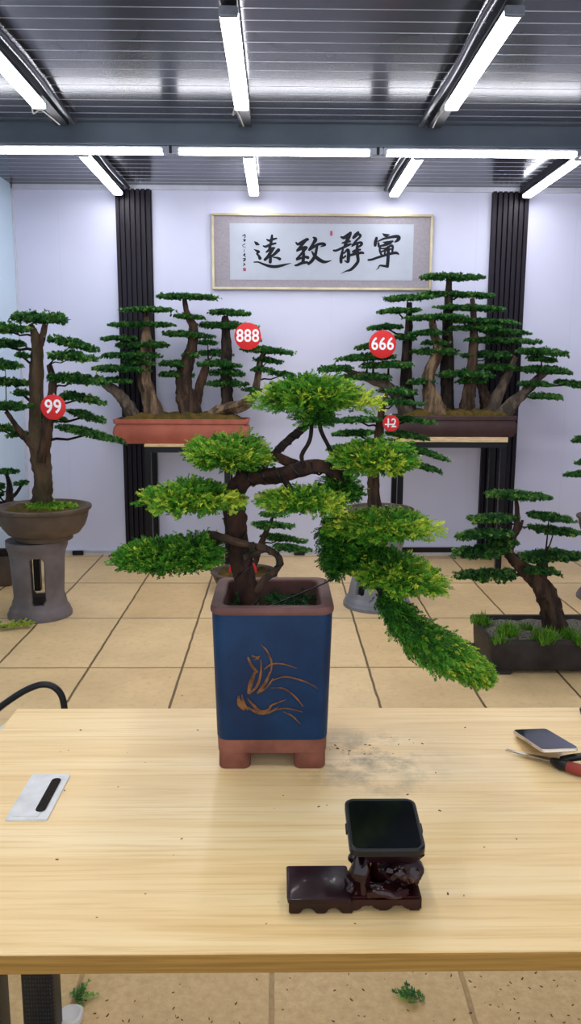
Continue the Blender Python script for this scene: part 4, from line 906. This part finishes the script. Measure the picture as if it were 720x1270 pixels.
# thin drooping strand under the left of the right hand pads
for pts in ([(404, 640), (408, 670), (412, 700)], [(398, 655), (402, 690), (416, 712)]):
    vs = []; tt = []
    for q in spline(pts, 12):
        n_ = 9; c = np.array(P(q[0], q[1], YJ)); d = np.array([0, 0, -1])+RNG.normal(size=(n_, 3))*.5; v, t = leaves(c+RNG.normal(size=(n_, 3))*.004, d, .018*(.6+.6*RNG.random(n_)), np.clip(.1+.15*RNG.normal(size=n_), 0, 1), SPRAY); vs.append(v); tt.append(t)
    finish('foliage_strand', leafmesh('foliage_strand', np.concatenate(vs), np.concatenate(tt)), M['leaf_fg'], jn, False)

# ================================================================== THINGS ON THE DESK
# carved stand
y0_ = PZ(440, 1136, HD).y; kk = px(PZ(440, 1130, HD))
SX = lambda x: PZ(x, 1132, HD).x
zl = .027
cs = root('carved_stand', 'carved dark rosewood two-level stand with scalloped feet on the desk', 'stand', (SX(438), y0_+.04, HD))
Rz = Matrix.Rotation(.035, 4, 'Z')
xa, xb, xc = SX(358), SX(432), SX(523)
# low platform: scalloped bottom profile extruded backwards
def scallop(x0, x1, ztop, nfeet, depth):
    L = [(x0, ztop), (x0, 0)]; n = nfeet; w = (x1-x0)/(n*2-1)
    for i in range(n):
        a = x0+2*i*w; L += [(a+w*.85, 0)]
        if i < n-1: L += [(a+w*1.1, depth*.7), (a+w*1.5, depth), (a+w*1.9, depth*.7), (a+w*2.12, 0)]
    L += [(x1, 0), (x1, ztop)]; return [(x, z) for x, z in L]
mb = MB(); poly = [(x, z+HD) for x, z in scallop(xa, xb+.006, zl-.006, 3, .009)]
mb.prism(poly, y0_+.004, y0_+.075); mb.obj('low_base', M['rosewood'], cs, .0015)
MB().loft([(0, (xb-xa)/2+.002, .038, .004), (.007, (xb-xa)/2+.003, .039, .004), (.009, (xb-xa)/2, .036, .004)], ((xa+xb)/2, y0_+.0385, HD+zl-.008), 3).obj('low_platform', M['rosewood_top'], cs)
mb = MB(); poly = [(x, z+HD) for x, z in scallop(xb-.004, xc, .022, 3, .009)]
mb.prism(poly, y0_+.008, y0_+.075); mb.obj('high_base', M['rosewood'], cs, .003)
# carved rocks and roots that carry the upper shelf
def blob(c, r, sq=(1, 1, 1), seed=0, m='rosewood', name='carved_root', amp=.18):
    rr = random.Random(seed); ph = [rr.random()*6 for _ in range(6)]; mb = MB(); rings = []
    for i in range(15):
        th = PI*(i+.02)/14.04; ring = []
        for j in range(22):
            a = 2*PI*j/22; q = r*(1+amp*math.sin(3*a+ph[0]+2*th)+amp*.6*math.sin(5*th+ph[1]+2*a))
            ring.append(Vector(c)+Vector((q*sq[0]*math.sin(th)*math.cos(a), q*sq[1]*math.sin(th)*math.sin(a), q*sq[2]*math.cos(th))))
        rings.append(ring)
    return mb.rings(rings).obj(name, M[m], cs)
ym = y0_+.035
zu = .083
blob((SX(447), ym-.004, HD+.045), .017, (.9, 1.2, 1.9), 1); blob((SX(497), ym-.006, HD+.058), .021, (1.35, 1.2, .95), 2); blob((SX(487), ym+.012, HD+.04), .017, (1.6, 1.2, 1.7), 3); blob((SX(515), ym, HD+.048), .013, (.9, 1.2, 1.7), 4)
blob((SX(478), ym-.014, HD+.026), .013, (2.2, 1.1, .8), 5); blob((SX(436), ym-.012, HD+.026), .012, (.9, 1, 1.3), 6); blob((SX(441), ym, HD+.068), .009, (.9, 1.4, 1.6), 8); blob((SX(516), ym-.016, HD+.055), .008, (1, 1, 1), 9, amp=.1)
MB().tube(spline([(SX(484), ym-.032, HD+.055), (SX(492), ym-.035, HD+.066), (SX(503), ym-.033, HD+.062), (SX(509), ym-.03, HD+.05)], 5), [.004]*16, 8, .2).obj('carved_vine', M['rosewood'], cs)
MB().tube(spline([(SX(455), ym-.03, HD+.03), (SX(470), ym-.034, HD+.036), (SX(488), ym-.033, HD+.03), (SX(504), ym-.03, HD+.034)], 5), [.005]*16, 8, .25).obj('carved_vine', M['rosewood'], cs)
TA = math.radians(10); Rt = Matrix.Rotation(TA, 3, 'X')
shc = Vector((SX(486), ym+.008, HD+zu))
MB().loft([(-.006, .034, .03, .003), (.002, .037, .034, .003), (.012, .043, .038, .003)], shc, 3, Rt).obj('high_shelf', M['rosewood_top'], cs)
# the black plate on top
bl = P(433, 1058, y0_); 
W2 = 45*px(P(477, 1030, y0_+.06)); top = shc+Rt @ Vector((0, 0, .0125))
ctr = top+Rt @ Vector((-.009, .012, 0))
bp = root('black_plate', 'small black square plate with rounded corners lying on the carved stand', 'plate', ctr)
MB().loft([(0, W2-.003, W2*1.02-.003, .011), (.003, W2, W2*1.02, .013), (.012, W2, W2*1.02, .013), (.014, W2-.002, W2*1.02-.002, .012), (.014, W2-.004, W2*1.02-.004, .011), (.0128, W2-.005, W2*1.02-.005, .01)], ctr, 6, Rt).obj('body', M['blackplastic'], bp)
MB().loft([(.0122, W2-.0053, W2*1.02-.0053, .01), (.0131, W2-.0053, W2*1.02-.0053, .01)], ctr, 6, Rt).obj('glossy_inset', M['blackgloss'], bp)
for sx in (-1, 1):
    c_ = ctr+Rt @ Vector((sx*(W2+.0008), -.004, .007)); MB().loft([(-.003, .0015, .008, .001), (.003, .0015, .008, .001)], c_, 2, Rt).obj('side_button', M['blackplastic'], bp)

# shears + phone
A = PZ(626, 931, HD+.006); B = PZ(684, 943, HD+.010); Cc = PZ(694, 948, HD+.012); D = PZ(745, 960, HD+.014)
sh = root('pruning_shears', 'pruning shears with red handle under the phone on the desk', 'shears', (Cc.x, Cc.y, HD))
ax_ = (B-A).normalized(); sd = Vector((-ax_.y, ax_.x, 0))
for s in (0, 1):
    o_ = Vector((0, 0, -.003*s)); tw = sd*(.012 if s else 0)
    mb = MB(); pts = [A+tw*1.0+o_, A.lerp(B, .4)+sd*.004+tw*.6+o_, B+sd*.007+o_, B-sd*.006+o_, A.lerp(B, .5)-sd*.004+tw*.6+o_]
    n_ = len(pts); mb.add([p for p in pts]+[p+Vector((0, 0, .0022)) for p in pts], [tuple(range(n_)), tuple(range(n_, 2*n_))]+[(i, (i+1) % n_, n_+(i+1) % n_, n_+i) for i in range(n_)]); mb.obj('blade', M['steel'], sh, smooth=False)
MB().tube([B, B.lerp(Cc, .4), Cc, Cc.lerp(D, .2)], [.006, .009, .011, .0105], 10).obj('pivot_collar', M['blackplastic'], sh)
D2 = D+sd*.055+Vector((0, 0, .012)); C2 = Cc+sd*.012+Vector((0, 0, .004))
MB().tube(spline([Cc.lerp(D, .12), Cc.lerp(D, .5)-sd*.004, D, D+(D-Cc)*.9+sd*.004], 5), [.0085, .0095, .0105, .011, .011, .011, .011, .011, .011, .011, .011, .011, .0105, .0105, .01, .009], 10).obj('red_handle', M['handle_red'], sh)
MB().tube(spline([C2, C2.lerp(D2, .35)+sd*.008, D2, D2+(D-Cc)*.9], 5), [.0075]*16, 10).obj('black_handle', M['blackplastic'], sh)
pA = PZ(634, 905, HD+.012); pB = PZ(676, 903, HD+.012); pD = PZ(672.5, 929, HD+.043); pC = PZ(719, 927.5, HD+.043)
ex = ((pB-pA)+(pC-pD)).normalized(); ey0 = ((pA-pD)+(pB-pC)); ez = ex.cross(ey0).normalized(); ey = ez.cross(ex)
pc = (pA+pB+pC+pD)/4; hw = ((pB-pA).length+(pC-pD).length)/4; hl = ey0.length/4
Rp = Matrix((ex, ey, ez)).transposed()
ph = root('smartphone', 'dark-screened phone with champagne edge propped on the shears', 'phone', pc-ez*.008)
MB().loft([(-.008, hw-.002, hl-.002, .008), (-.0065, hw, hl, .009), (-.002, hw, hl, .009), (-.0005, hw-.0012, hl-.0012, .008)], pc, 5, Rp).obj('body', M['phone_side'], ph)
MB().loft([(-.0008, hw-.0016, hl-.0016, .008), (.0002, hw-.0018, hl-.0018, .008)], pc, 5, Rp).obj('screen', M['phone_glass'], ph)
for s in (-.25, -.05, .12): 
    c_ = pc+Rp @ Vector((-hw, hl*s, -.0045)); MB().loft([(-.0012, .0006, .006, .0005), (.0012, .0006, .006, .0005)], c_, 2, Rp).obj('side_key', M['steel'], ph)
# black object at right edge
c_ = PZ(726, 888, HD); rb = root('wire_coil', 'black wire coil at the back right corner of the desk', 'wire', (c_.x, c_.y, HD))
mb = MB()
for j in range(3):
    R_ = .02+.0015*j; mb.tube([(c_.x+.012+R_*math.cos(a), c_.y+R_*math.sin(a), HD+.003+.0045*j) for a in [2*PI*i/24 for i in range(25)]], .0028, 6)
mb.obj('coil', M['blackplastic'], rb)
# crumbs of soil and clippings on the desk
mb = MB(); r_ = random.Random(4)
spots = [(432, 935), (540, 958), (575, 1110), (180, 1108), (505, 985), (340, 1002), (395, 1000), (75, 932), (85, 930), (158, 933), (100, 905), (245, 905), (500, 1122), (555, 1108), (600, 1050), (640, 1040), (330, 1145), (520, 1070), (440, 1145), (120, 1137), (345, 1118), (80, 980), (405, 998), (545, 1005), (180, 945), (215, 1060)]
spots += [(410+r_.gauss(40, 40), 930+r_.gauss(0, 10)) for _ in range(22)]+[(r_.uniform(40, 700), r_.uniform(890, 1170)) for _ in range(6)]
for x, y in spots:
    if 268 < x < 408 and y < 960: continue
    c = PZ(x, y, HD+.0012); s_ = r_.uniform(.0005, .0016); a = r_.random()*6; mb.box((c.x-s_*1.6, c.y-s_*.6, HD+.0002), (c.x+s_*1.6, c.y+s_*.6, HD+.0002+s_*.7), Matrix.Rotation(a, 3, 'Z'), c)
tag(mb.obj('soil_crumbs', M['crumb'], None, smooth=False), 'dark crumbs of soil and clippings scattered over the pale desk', 'crumbs', kind='stuff')

# ================================================================== FLOOR BITS, CHAIR
mb = MB()
for i in range(130):
    if i < 90: x, y = r_.uniform(0, 720), r_.uniform(1205, 1270)
    else: x, y = r_.uniform(90, 720), r_.uniform(700, 870)
    c = PZ(x, y, .002)
    if c.y > 4.6: continue
    s_ = r_.uniform(.0008, .0028); mb.box((c.x-s_*1.6, c.y-s_*.5, .0003), (c.x+s_*1.6, c.y+s_*.5, .0003+s_*.6), Matrix.Rotation(r_.random()*6, 3, 'Z'), c)
tag(mb.obj('floor_debris', M['crumb'], None, smooth=False), 'loose dirt and leaf bits scattered on the tiled floor', 'debris', kind='stuff')
def sprig(label, x, y, z, L, n_, leaf, ang, size):
    c = np.array(PZ(x, y, z)); pts = c+np.array([math.cos(ang), math.sin(ang), 0])*(RNG.random(n_)[:, None]-.5)*L+RNG.normal(size=(n_, 3))*np.array([.006, .006, .003]); pts[:, 2] = np.maximum(pts[:, 2], .006)
    d = np.array([math.cos(ang), math.sin(ang), .25])+RNG.normal(size=(n_, 3))*.6; d[:, 2] = abs(d[:, 2])*.5
    v, t = leaves(pts, d, size*(.6+.6*RNG.random(n_)), np.clip(.5+.3*RNG.normal(size=n_), 0, 1), SPRAY); v[:, 2] = np.maximum(v[:, 2], .0008)
    tag(finish('juniper_sprig', leafmesh('juniper_sprig', v, t), M[leaf], None, False), label, 'sprig')
sprig('cut green juniper sprig on the ground below the desk front', 516, 1238, .006, .04, 14, 'leaf_mid', 2.6, .045)
sprig('second cut sprig lying beside the desk leg on the ground', 95, 1238, .006, .03, 14, 'leaf_bg', .6, .035)
sprig('yellow-green juniper clipping on the tiles before the left pedestal', 14, 777, .02, .2, 70, 'sprigleaf', .35, .05)
# pale scrap below the desk
c_ = PZ(88, 1263, 0); MBp = MB().loft([(0, .026, .03, .02), (.003, .028, .032, .022), (.012, .026, .03, .02), (.014, .02, .024, .018), (.011, .016, .02, .016)], (c_.x, c_.y, 0), 6)
tag(MBp.obj('plastic_lid', M['palegrey']), 'pale plastic lid on the ground right of the black desk leg', 'lid')
# tube chair behind the desk
YCH = 2.12
hp_ = spline([(80.5, 900), (80, 880), (76, 862), (66, 851.5), (52, 849), (34, 855), (14, 867), (-8, 884), (-40, 915)], 6)
pts = [P(q[0], q[1], YCH) for q in hp_]; 
chl = pts[-1].x; chr_ = pts[0].x
ch = root('metal_chair', 'black bent tube chair back rising behind the left end of the desk', 'chair', ((chl+chr_)/2, YCH+.2, 0))
pts = [Vector((pts[0].x, YCH, .0))]+[Vector((pts[0].x, YCH, .4))]+pts+[Vector((chl-.01, YCH, .4)), Vector((chl-.01, YCH, 0))]
MB().tube(pts, .0095, 10).obj('back_hoop', M['blackplastic'], ch)
MB().loft([(.385, (chr_-chl)/2+.01, .17, .05), (.39, (chr_-chl)/2+.015, .175, .05), (.405, (chr_-chl)/2+.015, .175, .05), (.41, (chr_-chl)/2+.005, .165, .05)], ((chl+chr_)/2, YCH+.175, 0), 6).obj('seat', M['palegrey'], ch)
for x in (chl, chr_): MB().tube([(x, YCH+.31, .39), (x, YCH+.33, 0)], .0095, 10).obj('leg', M['blackplastic'], ch)
